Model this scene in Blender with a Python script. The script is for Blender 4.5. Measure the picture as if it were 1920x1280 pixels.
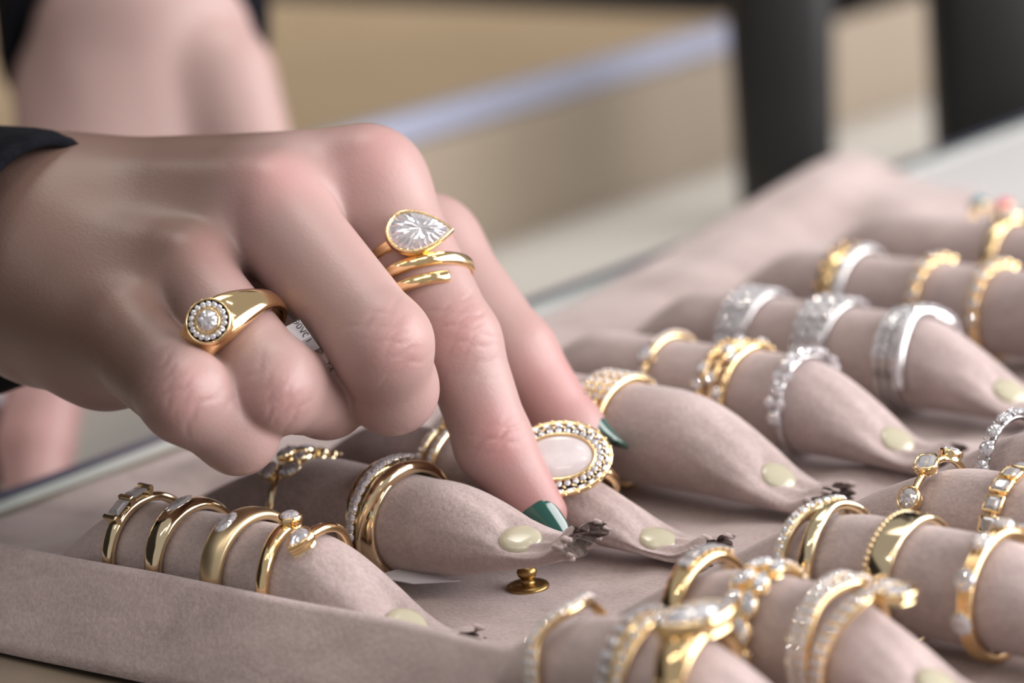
import bpy, math, random
import numpy as np
from mathutils import Vector, Matrix, noise

# ------------------------------------------------------------------ camera, world, light
# all building is done in millimetres; the scene itself is in metres
S = 0.001
scn = bpy.context.scene
COL = scn.collection
for o in list(bpy.data.objects):
    bpy.data.objects.remove(o)

CR, CU, CW = Vector((0.755214, 0.650039, -0.084264)), Vector((-0.105507, 0.247429, 0.963144)), Vector((-0.646931, 0.718490, -0.255446))
CP = Vector((357.086096, -361.406266, 176.683616))
cam = bpy.data.objects.new('camera', bpy.data.cameras.new('camera'))
COL.objects.link(cam)
m = Matrix.Identity(4)
for i in range(3):
    m[i][0], m[i][1], m[i][2], m[i][3] = CR[i], CU[i], -CW[i], CP[i] * S
cam.matrix_world = m
cam.data.lens = 100.0
cam.data.sensor_width = 36.0
cam.data.clip_start = 0.02
cam.data.clip_end = 50.0
cam.data.dof.use_dof = True
cam.data.dof.focus_distance = 0.513
cam.data.dof.aperture_fstop = 9.5
scn.camera = cam

world = bpy.data.worlds.new('world')
scn.world = world
world.use_nodes = True
bg = world.node_tree.nodes['Background']
bg.inputs[0].default_value = (1.0, 0.965, 0.965, 1)
bg.inputs[1].default_value = 0.30

scn.view_settings.view_transform = 'Standard'
scn.view_settings.look = 'None'
scn.view_settings.gamma = 1.0
scn.view_settings.use_curve_mapping = False
scn.view_settings.exposure = 0.3


def area_light(name, loc, target, sx, sy, power, color):
    l = bpy.data.lights.new(name, 'AREA')
    l.shape = 'RECTANGLE'
    l.size, l.size_y = sx, sy
    l.energy = power
    l.color = color
    o = bpy.data.objects.new(name, l)
    COL.objects.link(o)
    o.location = Vector(loc) * S
    d = (Vector(target) - Vector(loc)).normalized()
    o.rotation_euler = d.to_track_quat('-Z', 'Y').to_euler()
    return o


# the shop window to the right of the counter, and unseen overhead fill
area_light('shop_window', (1060, 720, 420), (20, 60, 20), 1.8, 1.1, 38.0, (1.0, 0.96, 0.97))
area_light('overhead_fill', (500, -500, 1500), (0, 0, 0), 0.9, 0.5, 2.5, (1.0, 0.96, 0.93))
area_light('overhead_fill', (-900, 850, 1900), (-900, 850, 0), 1.2, 1.2, 8.5, (1.0, 0.95, 0.88)).data.spread = math.radians(75)  # extra panel added over the back area to brighten the background
# ceiling spots: short tracks of small lamps, warm and white
for n_, (bx, by, bz) in enumerate(((350, -60, 1450), (-150, -700, 1080), (-420, -900, 1080), (700, -350, 1300), (250, 500, 1450), (-300, 350, 1450), (900, 200, 1300), (500, -800, 1200))):
    for j in (-1, 0, 1):
        l = bpy.data.lights.new('ceiling_spot', 'AREA')
        l.shape = 'DISK'
        l.size = 0.032
        l.energy = 0.14
        l.color = (1.0, 0.84, 0.66) if n_ % 2 else (1.0, 0.97, 0.95)
        o = bpy.data.objects.new('ceiling_spot', l)
        COL.objects.link(o)
        p = Vector((bx + 70 * j, by + 45 * j, bz))
        o.location = p * S
        o.rotation_euler = (Vector((0, 0, 0)) - p).to_track_quat('-Z', 'Y').to_euler()


# ------------------------------------------------------------------ materials
def newmat(name):
    mt = bpy.data.materials.new(name)
    mt.use_nodes = True
    nt = mt.node_tree
    b = nt.nodes['Principled BSDF']
    return mt, nt, b


def N(nt, typ, **kw):
    n = nt.nodes.new(typ)
    for k_, v in kw.items():
        if k_ in n.inputs.keys():
            n.inputs[k_].default_value = v
        else:
            setattr(n, k_, v)
    return n


def simple(name, col, rough=0.5, metal=0.0, **kw):
    mt, nt, b = newmat(name)
    b.inputs['Base Color'].default_value = (*col, 1)
    b.inputs['Roughness'].default_value = rough
    b.inputs['Metallic'].default_value = metal
    for k_, v in kw.items():
        b.inputs[k_.replace('_', ' ')].default_value = v
    return mt


def mottled(name, c1, c2, scale, rough, bump=0.0, bscale=3000.0, sheen=0.0, bdist=0.0001):
    mt, nt, b = newmat(name)
    tc = N(nt, 'ShaderNodeTexCoord')
    nz = N(nt, 'ShaderNodeTexNoise', Scale=scale, Detail=5.0, Roughness=0.65)
    nt.links.new(tc.outputs['Object'], nz.inputs['Vector'])
    rp = N(nt, 'ShaderNodeValToRGB')
    rp.color_ramp.elements[0].position = 0.3
    rp.color_ramp.elements[1].position = 0.7
    rp.color_ramp.elements[0].color = (*c1, 1)
    rp.color_ramp.elements[1].color = (*c2, 1)
    nt.links.new(nz.outputs['Fac'], rp.inputs['Fac'])
    nt.links.new(rp.outputs['Color'], b.inputs['Base Color'])
    b.inputs['Roughness'].default_value = rough
    if sheen:
        b.inputs['Sheen Weight'].default_value = sheen
        b.inputs['Sheen Roughness'].default_value = 0.45
        b.inputs['Sheen Tint'].default_value = (1, 0.93, 0.9, 1)
    if bump:
        n2 = N(nt, 'ShaderNodeTexNoise', Scale=bscale, Detail=3.0, Roughness=0.7)
        nt.links.new(tc.outputs['Object'], n2.inputs['Vector'])
        bp = N(nt, 'ShaderNodeBump', Strength=bump, Distance=bdist)
        nt.links.new(n2.outputs['Fac'], bp.inputs['Height'])
        nt.links.new(bp.outputs['Normal'], b.inputs['Normal'])
    return mt




def suede_mat():
    mt, nt, b = newmat('suede')
    tc = N(nt, 'ShaderNodeTexCoord')
    mp = N(nt, 'ShaderNodeMapping')
    mp.inputs['Scale'].default_value = (0.6, 1.3, 1.0)
    nt.links.new(tc.outputs['Object'], mp.inputs['Vector'])
    big = N(nt, 'ShaderNodeTexNoise', Scale=85.0, Detail=6.0, Roughness=0.62, Distortion=0.6)
    fine = N(nt, 'ShaderNodeTexNoise', Scale=1100.0, Detail=3.0, Roughness=0.7)
    nt.links.new(mp.outputs[0], big.inputs['Vector'])
    nt.links.new(tc.outputs['Object'], fine.inputs['Vector'])
    mxn = N(nt, 'ShaderNodeMix', data_type='FLOAT')
    mxn.inputs[0].default_value = 0.42
    nt.links.new(big.outputs['Fac'], mxn.inputs[2])
    nt.links.new(fine.outputs['Fac'], mxn.inputs[3])
    rp = N(nt, 'ShaderNodeValToRGB')
    rp.color_ramp.elements[0].position = 0.36
    rp.color_ramp.elements[1].position = 0.64
    rp.color_ramp.elements[0].color = (0.325, 0.258, 0.246, 1)
    rp.color_ramp.elements[1].color = (0.495, 0.398, 0.382, 1)
    nt.links.new(mxn.outputs[0], rp.inputs['Fac'])
    nt.links.new(rp.outputs['Color'], b.inputs['Base Color'])
    b.inputs['Roughness'].default_value = 0.95
    b.inputs['Specular IOR Level'].default_value = 0.15
    b.inputs['Sheen Weight'].default_value = 0.35
    b.inputs['Sheen Roughness'].default_value = 0.45
    b.inputs['Sheen Tint'].default_value = (1, 0.94, 0.92, 1)
    bp = N(nt, 'ShaderNodeBump', Strength=0.5, Distance=0.0004)
    nt.links.new(fine.outputs['Fac'], bp.inputs['Height'])
    nt.links.new(bp.outputs['Normal'], b.inputs['Normal'])
    return mt


SUEDE = suede_mat()
RAW = mottled('raw_suede_edge', (0.05, 0.035, 0.03), (0.16, 0.12, 0.105), 900.0, 0.95, 0.6, 2500.0)
CREAM = simple('cream_snap', (0.45, 0.42, 0.305), 0.2, Coat_Weight=0.4)
BRASS = simple('brass', (0.36, 0.235, 0.09), 0.33, 1.0)
GOLD = simple('polished_gold', (0.94, 0.70, 0.38), 0.09, 1.0)
GOLDP = simple('pale_gold', (0.90, 0.74, 0.48), 0.10, 1.0)
MATTE = simple('brushed_gold', (0.78, 0.62, 0.38), 0.36, 1.0)
WHITE = simple('white_gold', (0.62, 0.61, 0.60), 0.15, 1.0)
PEARL = mottled('mother_of_pearl', (0.60, 0.53, 0.54), (0.70, 0.655, 0.65), 150.0, 0.12)
PAPER = simple('white_paper', (0.62, 0.61, 0.64), 0.7)
INK = simple('black_ink', (0.03, 0.03, 0.04), 0.6)
NAIL = simple('green_nail_polish', (0.006, 0.07, 0.05), 0.12, Coat_Weight=1.0)
CLOTHB = mottled('black_cloth', (0.003, 0.003, 0.005), (0.008, 0.008, 0.011), 300.0, 1.0, 0.3, 1500.0)
CLOTHB.node_tree.nodes['Principled BSDF'].inputs['Specular IOR Level'].default_value = 0.08
SHIRT = simple('white_shirt', (0.55, 0.58, 0.65), 0.8)
TURQ = simple('teal_gem', (0.02, 0.22, 0.28), 0.1)
CORAL = simple('coral_gem', (0.75, 0.10, 0.14), 0.15)


def diamond_mat(name, w_glass, w_gloss, w_diff):
    mt, nt, b = newmat(name)
    out = nt.nodes['Material Output']
    nt.nodes.remove(b)
    gl = N(nt, 'ShaderNodeBsdfGlass', IOR=2.3, Roughness=0.0)
    gl.inputs['Color'].default_value = (1, 0.985, 0.99, 1)
    gs = N(nt, 'ShaderNodeBsdfGlossy', Roughness=0.02)
    gs.inputs['Color'].default_value = (0.98, 0.97, 1.0, 1)
    df = N(nt, 'ShaderNodeBsdfDiffuse')
    df.inputs['Color'].default_value = (0.93, 0.92, 0.96, 1)
    m1 = N(nt, 'ShaderNodeMixShader')
    m1.inputs[0].default_value = w_gloss / (w_glass + w_gloss)
    m2 = N(nt, 'ShaderNodeMixShader')
    m2.inputs[0].default_value = w_diff
    nt.links.new(gl.outputs[0], m1.inputs[1])
    nt.links.new(gs.outputs[0], m1.inputs[2])
    nt.links.new(m1.outputs[0], m2.inputs[1])
    nt.links.new(df.outputs[0], m2.inputs[2])
    nt.links.new(m2.outputs[0], out.inputs['Surface'])
    return mt


DIA = diamond_mat('diamond', 0.52, 0.40, 0.25)
DIAH = diamond_mat('large_diamond', 0.50, 0.40, 0.26)


def pane_mat(name, tint, ior=1.45):
    mt, nt, b = newmat(name)
    out = nt.nodes['Material Output']
    nt.nodes.remove(b)
    tr = N(nt, 'ShaderNodeBsdfTransparent')
    tr.inputs['Color'].default_value = (*tint, 1)
    gs = N(nt, 'ShaderNodeBsdfGlossy', Roughness=0.02)
    fr = N(nt, 'ShaderNodeFresnel', IOR=ior)
    mx = N(nt, 'ShaderNodeMixShader')
    nt.links.new(fr.outputs[0], mx.inputs[0])
    nt.links.new(tr.outputs[0], mx.inputs[1])
    nt.links.new(gs.outputs[0], mx.inputs[2])
    nt.links.new(mx.outputs[0], out.inputs['Surface'])
    return mt


PANE = pane_mat('counter_glass', (0.93, 0.95, 0.94))
EDGE = simple('glass_edge', (0.52, 0.56, 0.53), 0.15)
EDGEB = simple('blue_glass_edge', (0.33, 0.35, 0.45), 0.2)
DARKGAP = simple('dark_metal_strip', (0.05, 0.055, 0.09), 0.35)
TAN = mottled('tan_wood', (0.23, 0.168, 0.10), (0.28, 0.208, 0.13), 6.0, 0.5)
TANF = mottled('tan_panel', (0.26, 0.212, 0.155), (0.30, 0.245, 0.183), 4.0, 0.6)
GREIGE = mottled('greige_lining', (0.37, 0.352, 0.32), (0.41, 0.39, 0.358), 5.0, 0.7)
SHELF = mottled('pale_shelf', (0.60, 0.59, 0.59), (0.65, 0.64, 0.64), 5.0, 0.25)
BROWN = mottled('brown_shelf', (0.16, 0.125, 0.095), (0.26, 0.21, 0.155), 9.0, 0.25)
BLACK = simple('black_lacquer', (0.006, 0.0055, 0.005), 0.5)
FLOOR = mottled('floor_board', (0.35, 0.27, 0.18), (0.42, 0.33, 0.23), 3.0, 0.5)
DARKWALL = simple('dark_wall', (0.012, 0.010, 0.010), 0.8)


def skin_mat():
    mt, nt, b = newmat('skin')
    at = N(nt, 'ShaderNodeAttribute', attribute_name='tint')
    tc = N(nt, 'ShaderNodeTexCoord')
    nz = N(nt, 'ShaderNodeTexNoise', Scale=55.0, Detail=4.0, Roughness=0.6)
    nt.links.new(tc.outputs['Object'], nz.inputs['Vector'])
    sep = N(nt, 'ShaderNodeSeparateColor')
    nt.links.new(at.outputs['Color'], sep.inputs[0])
    mx1 = N(nt, 'ShaderNodeMix', data_type='RGBA')
    mx1.inputs['A'].default_value = (0.385, 0.263, 0.243, 1)
    mx1.inputs['B'].default_value = (0.425, 0.195, 0.190, 1)
    nt.links.new(sep.outputs[0], mx1.inputs['Factor'])
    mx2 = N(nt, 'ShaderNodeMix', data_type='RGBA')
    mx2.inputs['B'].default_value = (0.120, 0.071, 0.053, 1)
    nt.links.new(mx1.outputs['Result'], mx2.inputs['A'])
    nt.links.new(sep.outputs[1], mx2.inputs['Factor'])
    mx3 = N(nt, 'ShaderNodeMix', data_type='RGBA', blend_type='SOFT_LIGHT')
    mx3.inputs['Factor'].default_value = 0.35
    nt.links.new(mx2.outputs['Result'], mx3.inputs['A'])
    nt.links.new(nz.outputs['Color'], mx3.inputs['B'])
    nt.links.new(mx2.outputs['Result'], b.inputs['Base Color'])
    b.inputs['Roughness'].default_value = 0.42
    b.inputs['Specular IOR Level'].default_value = 0.4
    b.inputs['Subsurface Weight'].default_value = 0.25
    b.inputs['Subsurface Radius'].default_value = (1.0, 0.35, 0.2)
    b.inputs['Subsurface Scale'].default_value = 0.003
    vo = N(nt, 'ShaderNodeTexVoronoi', Scale=1500.0)
    nt.links.new(tc.outputs['Object'], vo.inputs['Vector'])
    n2 = N(nt, 'ShaderNodeTexNoise', Scale=400.0, Detail=3.0)
    nt.links.new(tc.outputs['Object'], n2.inputs['Vector'])
    ad = N(nt, 'ShaderNodeMath', operation='ADD')
    nt.links.new(vo.outputs['Distance'], ad.inputs[0])
    nt.links.new(n2.outputs['Fac'], ad.inputs[1])
    bp = N(nt, 'ShaderNodeBump', Strength=0.09, Distance=0.0003)
    nt.links.new(ad.outputs[0], bp.inputs['Height'])
    nt.links.new(bp.outputs['Normal'], b.inputs['Normal'])
    return mt


SKIN = skin_mat()


# ------------------------------------------------------------------ building helpers
def link(o, parent=None):
    COL.objects.link(o)
    if parent is not None:
        o.parent = parent
    return o


def mesh(name, verts, faces, smooth=True):
    me = bpy.data.meshes.new(name)
    v = np.asarray(verts, dtype=float) * S
    me.from_pydata([tuple(p) for p in v], [], [tuple(f) for f in faces])
    if smooth:
        me.polygons.foreach_set('use_smooth', [True] * len(me.polygons))
    me.update()
    return me


def part(name, verts, faces, mat, parent=None, smooth=True):
    me = mesh(name, verts, faces, smooth)
    me.materials.append(mat)
    return link(bpy.data.objects.new(name, me), parent)


def tag(o, label=None, cat=None, group=None, kind=None):
    if label:
        o['label'] = label
    if cat:
        o['category'] = cat
    if group:
        o['group'] = group
    if kind:
        o['kind'] = kind
    return o


def thing(name, label, cat, loc=(0, 0, 0), group=None):
    o = bpy.data.objects.new(name, None)
    o.empty_display_size = 0.005
    link(o)
    o.location = Vector(loc) * S
    return tag(o, label, cat, group)


def loft(rings, closed=True, cap=True):
    """rings: list of equal-length point lists -> verts, faces"""
    n = len(rings[0])
    v = [p for r in rings for p in r]
    f = []
    for i in range(len(rings) - 1):
        for j in range(n if closed else n - 1):
            a, b_ = i * n + j, i * n + (j + 1) % n
            f.append((a, b_, b_ + n, a + n))
    if cap:
        f.append(tuple(range(n))[::-1])
        f.append(tuple((len(rings) - 1) * n + j for j in range(n)))
    return v, f


def box(x0, x1, y0, y1, z0, z1):
    v = [(x, y, z) for x in (x0, x1) for y in (y0, y1) for z in (z0, z1)]
    f = [(0, 1, 3, 2), (4, 6, 7, 5), (0, 4, 5, 1), (2, 3, 7, 6), (0, 2, 6, 4), (1, 5, 7, 3)]
    return v, f


def bevel(o, w, seg=2):
    md = o.modifiers.new('bevel', 'BEVEL')
    md.width = w * S
    md.segments = seg
    return o


def sstep(a, b_, x):
    t = np.clip((x - a) / (b_ - a), 0, 1)
    return t * t * (3 - 2 * t)


# ------------------------------------------------------------------ the shop: floor, wall, counters
o = part('floor', *box(-6000, 3000, -3000, 8000, -920, -900), FLOOR, None, False)
tag(o, kind='structure')
o = part('wall_back', *box(-1600, -1560, -3000, 8000, -900, 1500), DARKWALL, None, False)
tag(o, kind='structure')

ct = thing('display_counter', 'glass-topped display counter under the suede ring tray', 'counter', (0, 0, -900))


def cpart(name, b_, mat, parent=ct):
    v, f = box(*b_)
    v = [(x, y, z + 900) for x, y, z in v]
    return part(name, v, f, mat, parent, False)


bevel(cpart('pale_glass_top', (-117, 420, 100, 820, -11, -5), SHELF), 0.6)
bevel(cpart('smoked_glass_top', (-117, 420, -420, 99.6, -11, -5), BROWN), 0.6)
cpart('glass_edge', (-121, -117, -420, 820, -11, -4.6), EDGE)
cpart('metal_strip', (-127.5, -121, -420, 820, -12, -4.9), DARKGAP)
cpart('well_floor', (-336, -127.5, -420, 820, -70, -58), GREIGE)
cpart('well_panel', (-340.5, -336, -420, 820, -70, -14), TANF)
cpart('base_cabinet', (-340, 420, -420, 820, -900, -70), TANF)

c2 = thing('side_counter', 'tan wooden counter with a pale blue glass edge behind the hand', 'counter', (0, 0, -900))
cpart('wooden_top', (-1500, -349, -420, 610, -14, -9), TAN, c2)
cpart('glass_edge', (-349, -341, -420, 610, -13, -3), EDGEB, c2)
cpart('cabinet', (-1500, -345, -420, 610, -900, -14), TAN, c2)


def post(xa, xb, ya, yb, label):
    """black tapering upright: wide at the top, narrower below"""
    rings = []
    for z, sc in ((-57.5, 0.86), (-30, 0.89), (20, 0.95), (120, 1.04), (500, 1.2)):
        cx, cy = (xa + xb) / 2, (ya + yb) / 2
        dx, dy = xb - xa, yb - ya
        L = math.hypot(dx, dy)
        tx, ty = dx / L, dy / L
        nx, ny = -ty, tx
        r = []
        for q in range(20):
            a = 2 * math.pi * q / 20
            ca, sa = math.cos(a), math.sin(a)
            ca = math.copysign(abs(ca) ** 0.5, ca)
            sa = math.copysign(abs(sa) ** 0.5, sa)
            al = L / 2 * ca * sc + (1 - sc) * -L * 0.4
            ac = 16 * sa
            r.append((cx + tx * al + nx * ac, cy + ty * al + ny * ac, z))
        rings.append(r)
    v, f = loft(rings)
    o_ = part('black_post', v, f, BLACK)
    tag(o_, label, 'post', 'black uprights behind the counter')


post(-260.7, -231.2, 455.2, 482.0, 'black tapering upright post left of the beige gap in the background')
post(-220.1, -181.7, 523.6, 558.6, 'wide black upright post at the upper right edge of the background')

# ------------------------------------------------------------------ suede ring tray
TX0, TX1, TY0, TY1 = -104.0, 175.0, -58.5, 297.0


def lip_shift(x):
    return float(np.interp(x, [-111, -57, -24, 10, 38, 70, 90, 175], [-6.5, -3.5, -1.5, 1.0, 2.6, 2.1, 0.9, -3.0]))


def cloth_z(x, y):
    # wrinkles of the soft cloth
    n1 = noise.noise(Vector((x * 0.028, y * 0.028, 3.1)))
    n2 = noise.noise(Vector((x * 0.075 + 9, y * 0.05, 1.7)))
    z = -1.4 + 0.7 * n1 + 0.7 * n2
    # puckers left of the rolls
    lf = float(sstep(-44, -66, x)) * float(sstep(-104, -84, x))
    z += lf * (3.2 * noise.noise(Vector((x * 0.03, y * 0.05 + 4, 7.7))) + 2.2 * noise.noise(Vector((x * 0.07, y * 0.03, 2.2))) + 2.0)
    # puckers between the two columns of rolls
    md_ = g2(x, 50, 13)
    z += md_ * (1.6 * noise.noise(Vector((x * 0.10, y * 0.11, 5.5))) + .8)
    # the lifted far corner
    z += 11.0 * float(sstep(-62, -104, x)) * float(sstep(165, 297, y)) ** 0.8
    z += 3.5 * float(sstep(0, -75, x)) * float(sstep(240, 297, y))
    # the raised and sloping front border
    if y < -43.2:
        if y > -46.2:
            t = float(sstep(-43.2, -46.2, y))
            z = z * (1 - t) + 12.0 * t
        else:
            t = (-46.2 - y) / 12.3
            z = 12.0 - 15.5 * t ** 1.25
        z += 0.5 * noise.noise(Vector((x * 0.03, y * 0.05, 0.3)))
    return z


def g2(th, c, w):
    return math.exp(-((th - c) / w) ** 2)


tray = thing('ring_tray', 'taupe suede ring tray with rows of stuffed rolls holding rings', 'ring tray', (0, 0, -3))
xs = np.linspace(TX0, TX1, 144)
ys = np.concatenate([np.linspace(TY0, -46.2, 10)[:-1], np.linspace(-46.2, -43.2, 7)[:-1], np.linspace(-43.2, TY1, 170)])
verts, faces = [], []
for y in ys:
    for x in xs:
        verts.append((x, y + lip_shift(x) * float(sstep(-36, -43.2, y)), cloth_z(x, y) + 3))
nx = len(xs)
for j in range(len(ys) - 1):
    for i in range(nx - 1):
        a = j * nx + i
        faces.append((a, a + 1, a + nx + 1, a + nx))
base = part('base', verts, faces, SUEDE, tray)
md = base.modifiers.new('thickness', 'SOLIDIFY')
md.thickness = 1.6 * S
md.offset = -1

rnd = random.Random(4)
ROLLS = {}


def make_roll(key, x0, xs_, x1, y, R=9.2, lift=0.0, skew=0.0, bottom=0.2, taper=36.0, run=25.0, turn=0.0):
    """a stuffed suede finger from x0 to the flattened tip at x1, snap at xs_"""
    ROLLS[key] = (y, R, bottom, x0, x1, skew)
    NS, M = 84, 52
    seed = rnd.uniform(0, 50)
    xt = xs_ - run
    at_ = math.pi / 2 + math.radians(turn)

    def section(x):
        g = float(sstep(0, taper, x - x0)) ** 0.9
        u = float(np.clip((x - xt) / (x1 - xt), 0, 1))
        us = 0.22 * u + 0.78 * float(sstep(0.08, 0.98, u))
        mouth = float(sstep(x1 - 7, x1, x))
        h = (1.6 + (R - 1.6) * g) * (1 - 0.84 * us) + 1.5 * mouth
        w = (R * 0.80 + R * 0.20 * g) * (1 - 0.36 * us)
        cz = bottom * g * (1 - us) - 0.9 + 1.4 * g + h + lift * u ** 1.3 - 3.4 * (1 - g) ** 2
        return g, u, us, mouth, h, w, cz

    def point(x, a, i=0):
        g, u, us, mouth, h, w, cz = section(x)
        ca, sa = math.cos(a), math.sin(a)
        yc = y + skew * (x - x0) / (x1 - x0)
        k_ = 1 + 0.02 * noise.noise(Vector((x * 0.09 + seed, ca * 1.3, sa * 1.3)))
        k_ += 0.14 * us * noise.noise(Vector((x * 0.05 + seed, ca * 2.6, sa * 2.6)))
        k_ += 0.06 * (1 - g) * noise.noise(Vector((x * 0.1 + seed, ca * 2.5 + 5, sa * 2.5)))
        py, pz = w * ca * k_, h * sa * k_
        # gathers running into the tip, lobes at the open mouth
        ga = us * (1 - .4 * mouth)
        pz -= 0.9 * ga * (0.5 + 0.5 * math.sin(9.0 * ca + seed)) * max(0, sa)
        pz *= 1 - mouth * 0.62 * math.exp(-((ca - 0.25 * math.sin(seed)) / 0.22) ** 2)
        if sa > 0:
            d2 = (x - xs_) ** 2 + ((a - at_) * (w + h) / 2) ** 2
            pz -= 2.6 * math.exp(-d2 / 20.0) * (1 if sa > .25 else sa * 4) * max(0.2, math.sin(at_))
        px = x
        if mouth > 0:
            px += mouth * (2.6 * noise.noise(Vector((ca * 2.7 + seed, sa * 2.7, 2.0))) + 1.2 * noise.noise(Vector((ca * 9 + seed, sa * 9, 4.0))))
        return (px, yc + py, cz + pz + 3)

    rings = []
    for i in range(NS):
        t = i / (NS - 1)
        rings.append([point(x0 + (x1 - x0) * t, 2 * math.pi * j / M) for j in range(M)])
    v, f = loft(rings, cap=False)
    f.append(tuple(range(M))[::-1])
    o_ = part('roll', v, f, SUEDE, tray)
    # the cut, frayed end: a dark ragged mouth set a little inside the rim
    rim = rings[-1]
    c = np.mean(np.array(rim), axis=0)
    r1 = [tuple(c + (np.array(p) - c) * 1.0) for p in rim]
    r2 = [tuple(c + (np.array(p) - c) * np.array([0.8, 0.90, 0.80]) + np.array([-0.7 + rnd.uniform(-.5, .5), 0, 0])) for p in rim]
    r3 = [tuple(c + (np.array(p) - c) * np.array([0.3, 0.6, 0.45]) + np.array([-2.6, 0, 0])) for p in rim]
    v2, f2 = loft([r1, r2, r3], cap=False)
    f2.append(tuple(2 * M + j for j in range(M)))
    part('raw_edge', v2, f2, RAW, o_, False)
    # loose frayed nubs on the tip
    nub_v, nub_f = [], []
    for q in range(9):
        p = np.array(rim[rnd.randrange(M)])
        sz = rnd.uniform(0.4, 1.0)
        b0 = len(nub_v)
        for s_ in range(6):
            a = s_ * math.pi / 3
            nub_v.append(tuple(p + np.array([-0.9, sz * math.cos(a), sz * 0.7 * math.sin(a)])))
        for s_ in range(6):
            a = s_ * math.pi / 3 + .3
            nub_v.append(tuple(p + np.array([rnd.uniform(0.0, 1.2), sz * 0.7 * math.cos(a), sz * 0.5 * math.sin(a)])))
        for s_ in range(6):
            nub_f.append((b0 + s_, b0 + (s_ + 1) % 6, b0 + 6 + (s_ + 1) % 6, b0 + 6 + s_))
        nub_f.append(tuple(b0 + 6 + s_ for s_ in range(6)))
    part('frayed_edge', nub_v, nub_f, SUEDE, o_)
    # snap cap, lying on the roll's own slope
    P_ = lambda dx, da: Vector(point(xs_ + dx, at_ + da))
    pm = P_(0, 0)
    ex = (P_(5, 0) - P_(-5, 0)).normalized()
    ey = (P_(0, -0.5) - P_(0, 0.5))
    ez = ex.cross(ey).normalized()
    if ez.z < 0 and turn == 0:
        ez = -ez
    ey = ez.cross(ex)
    rr = []
    for (rad, z) in [(3.6, -1.0), (3.9, -0.3), (3.95, 0.2), (3.7, 0.7), (3.1, 1.05), (2.0, 1.3), (0.8, 1.4)]:
        rr.append([tuple(pm + ex * (rad * math.cos(2 * math.pi * q / 28)) + ey * (rad * math.sin(2 * math.pi * q / 28)) + ez * (z + 0.45)) for q in range(28)])
    sv, sf = loft(rr)
    part('snap_cap', sv, sf, CREAM, o_)
    return o_


make_roll('A', -66, 30, 42, -36.5, skew=5.0)
make_roll('B', -78, 32, 46, 1.2, skew=-2.6, lift=10.5, taper=62, run=26, turn=14)
make_roll('C', -64, 38, 51, 28.6, R=8.2, run=38)
make_roll('D', -58, 42, 55, 61.5, R=10.0)
make_roll('E', -60, 49, 61, 92.5, R=9.8)
make_roll('F', -60, 53, 66, 129.0, R=9.9)
make_roll('G', -62, 58, 71, 171.0, R=9.8)
make_roll('H', -64, 62, 75, 211.0, R=9.6)
make_roll('I', -66, 64, 77, 247.0, R=8.6, taper=75)
make_roll('b1', 40, 118, 131, -40.5, taper=46)
make_roll('b2', 44, 126, 140, -13.5, taper=48)
make_roll('b3', 44, 142, 155, 17.0, R=9.4, taper=50)
make_roll('b4', 46, 144, 157, 47.0, R=9.4, taper=52)
make_roll('b5', 50, 144, 157, 74.5, R=9.4, taper=50)
make_roll('b6', 52, 144, 157, 106.0, R=9.4, taper=50)


# brass snap stud standing on the cloth in front of the open roll
def lathe(prof, c, n=28):
    rr = [[(c[0] + r * math.cos(2 * math.pi * q / n), c[1] + r * math.sin(2 * math.pi * q / n), c[2] + z) for q in range(n)] for r, z in prof]
    return loft(rr)


STUD = list((24.62, 6.36, -1.00))
STUD[2] = cloth_z(STUD[0], STUD[1]) + 0.3
v, f = lathe([(3.9, -0.4), (4.0, 0.0), (3.8, 0.35), (3.0, 0.55), (1.6, 0.7), (1.25, 1.0), (1.2, 1.7), (1.7, 2.1), (1.95, 2.8), (1.7, 3.5), (1.0, 3.95), (0.3, 4.1)],
             (STUD[0], STUD[1], STUD[2] + 3))
o = part('snap_stud', v, f, BRASS, tray)
o['label'] = 'small brass snap stud'


# ------------------------------------------------------------------ gem outlines and cuts
def outline(kind, n):
    pts = []
    for i in range(n):
        a = 2 * math.pi * i / n
        c, s = math.cos(a), math.sin(a)
        if kind == 'marquise':
            y = s
            x = c * (abs(c) ** 0.35)
            pts.append((x * 0.98, y))
        elif kind == 'pear':
            # point at +y, round end at -y
            w = math.sqrt(max(0, 1 - ((s + 0.3) / 0.7) ** 2)) if s < -0.3 else 1 - ((s + 0.3) / 1.3) ** 1.9
            pts.append((math.copysign(max(w, 0), c), s))
        elif kind == 'emerald':
            pts = []
            break
        else:
            pts.append((c, s))
    if kind == 'emerald':
        q = 0.62
        pts = [(1, -q), (1, q), (q, 1), (-q, 1), (-1, q), (-1, -q), (-q, -1), (q, -1)]
    if kind == 'square':
        pts = [(1, -.92), (1, .92), (.92, 1), (-.92, 1), (-1, .92), (-1, -.92), (-.92, -1), (.92, -1)]
    return pts


GEM_N = dict(round=12, oval=14, marquise=14, pear=28, emerald=8, square=8)
_gem = {}


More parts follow.
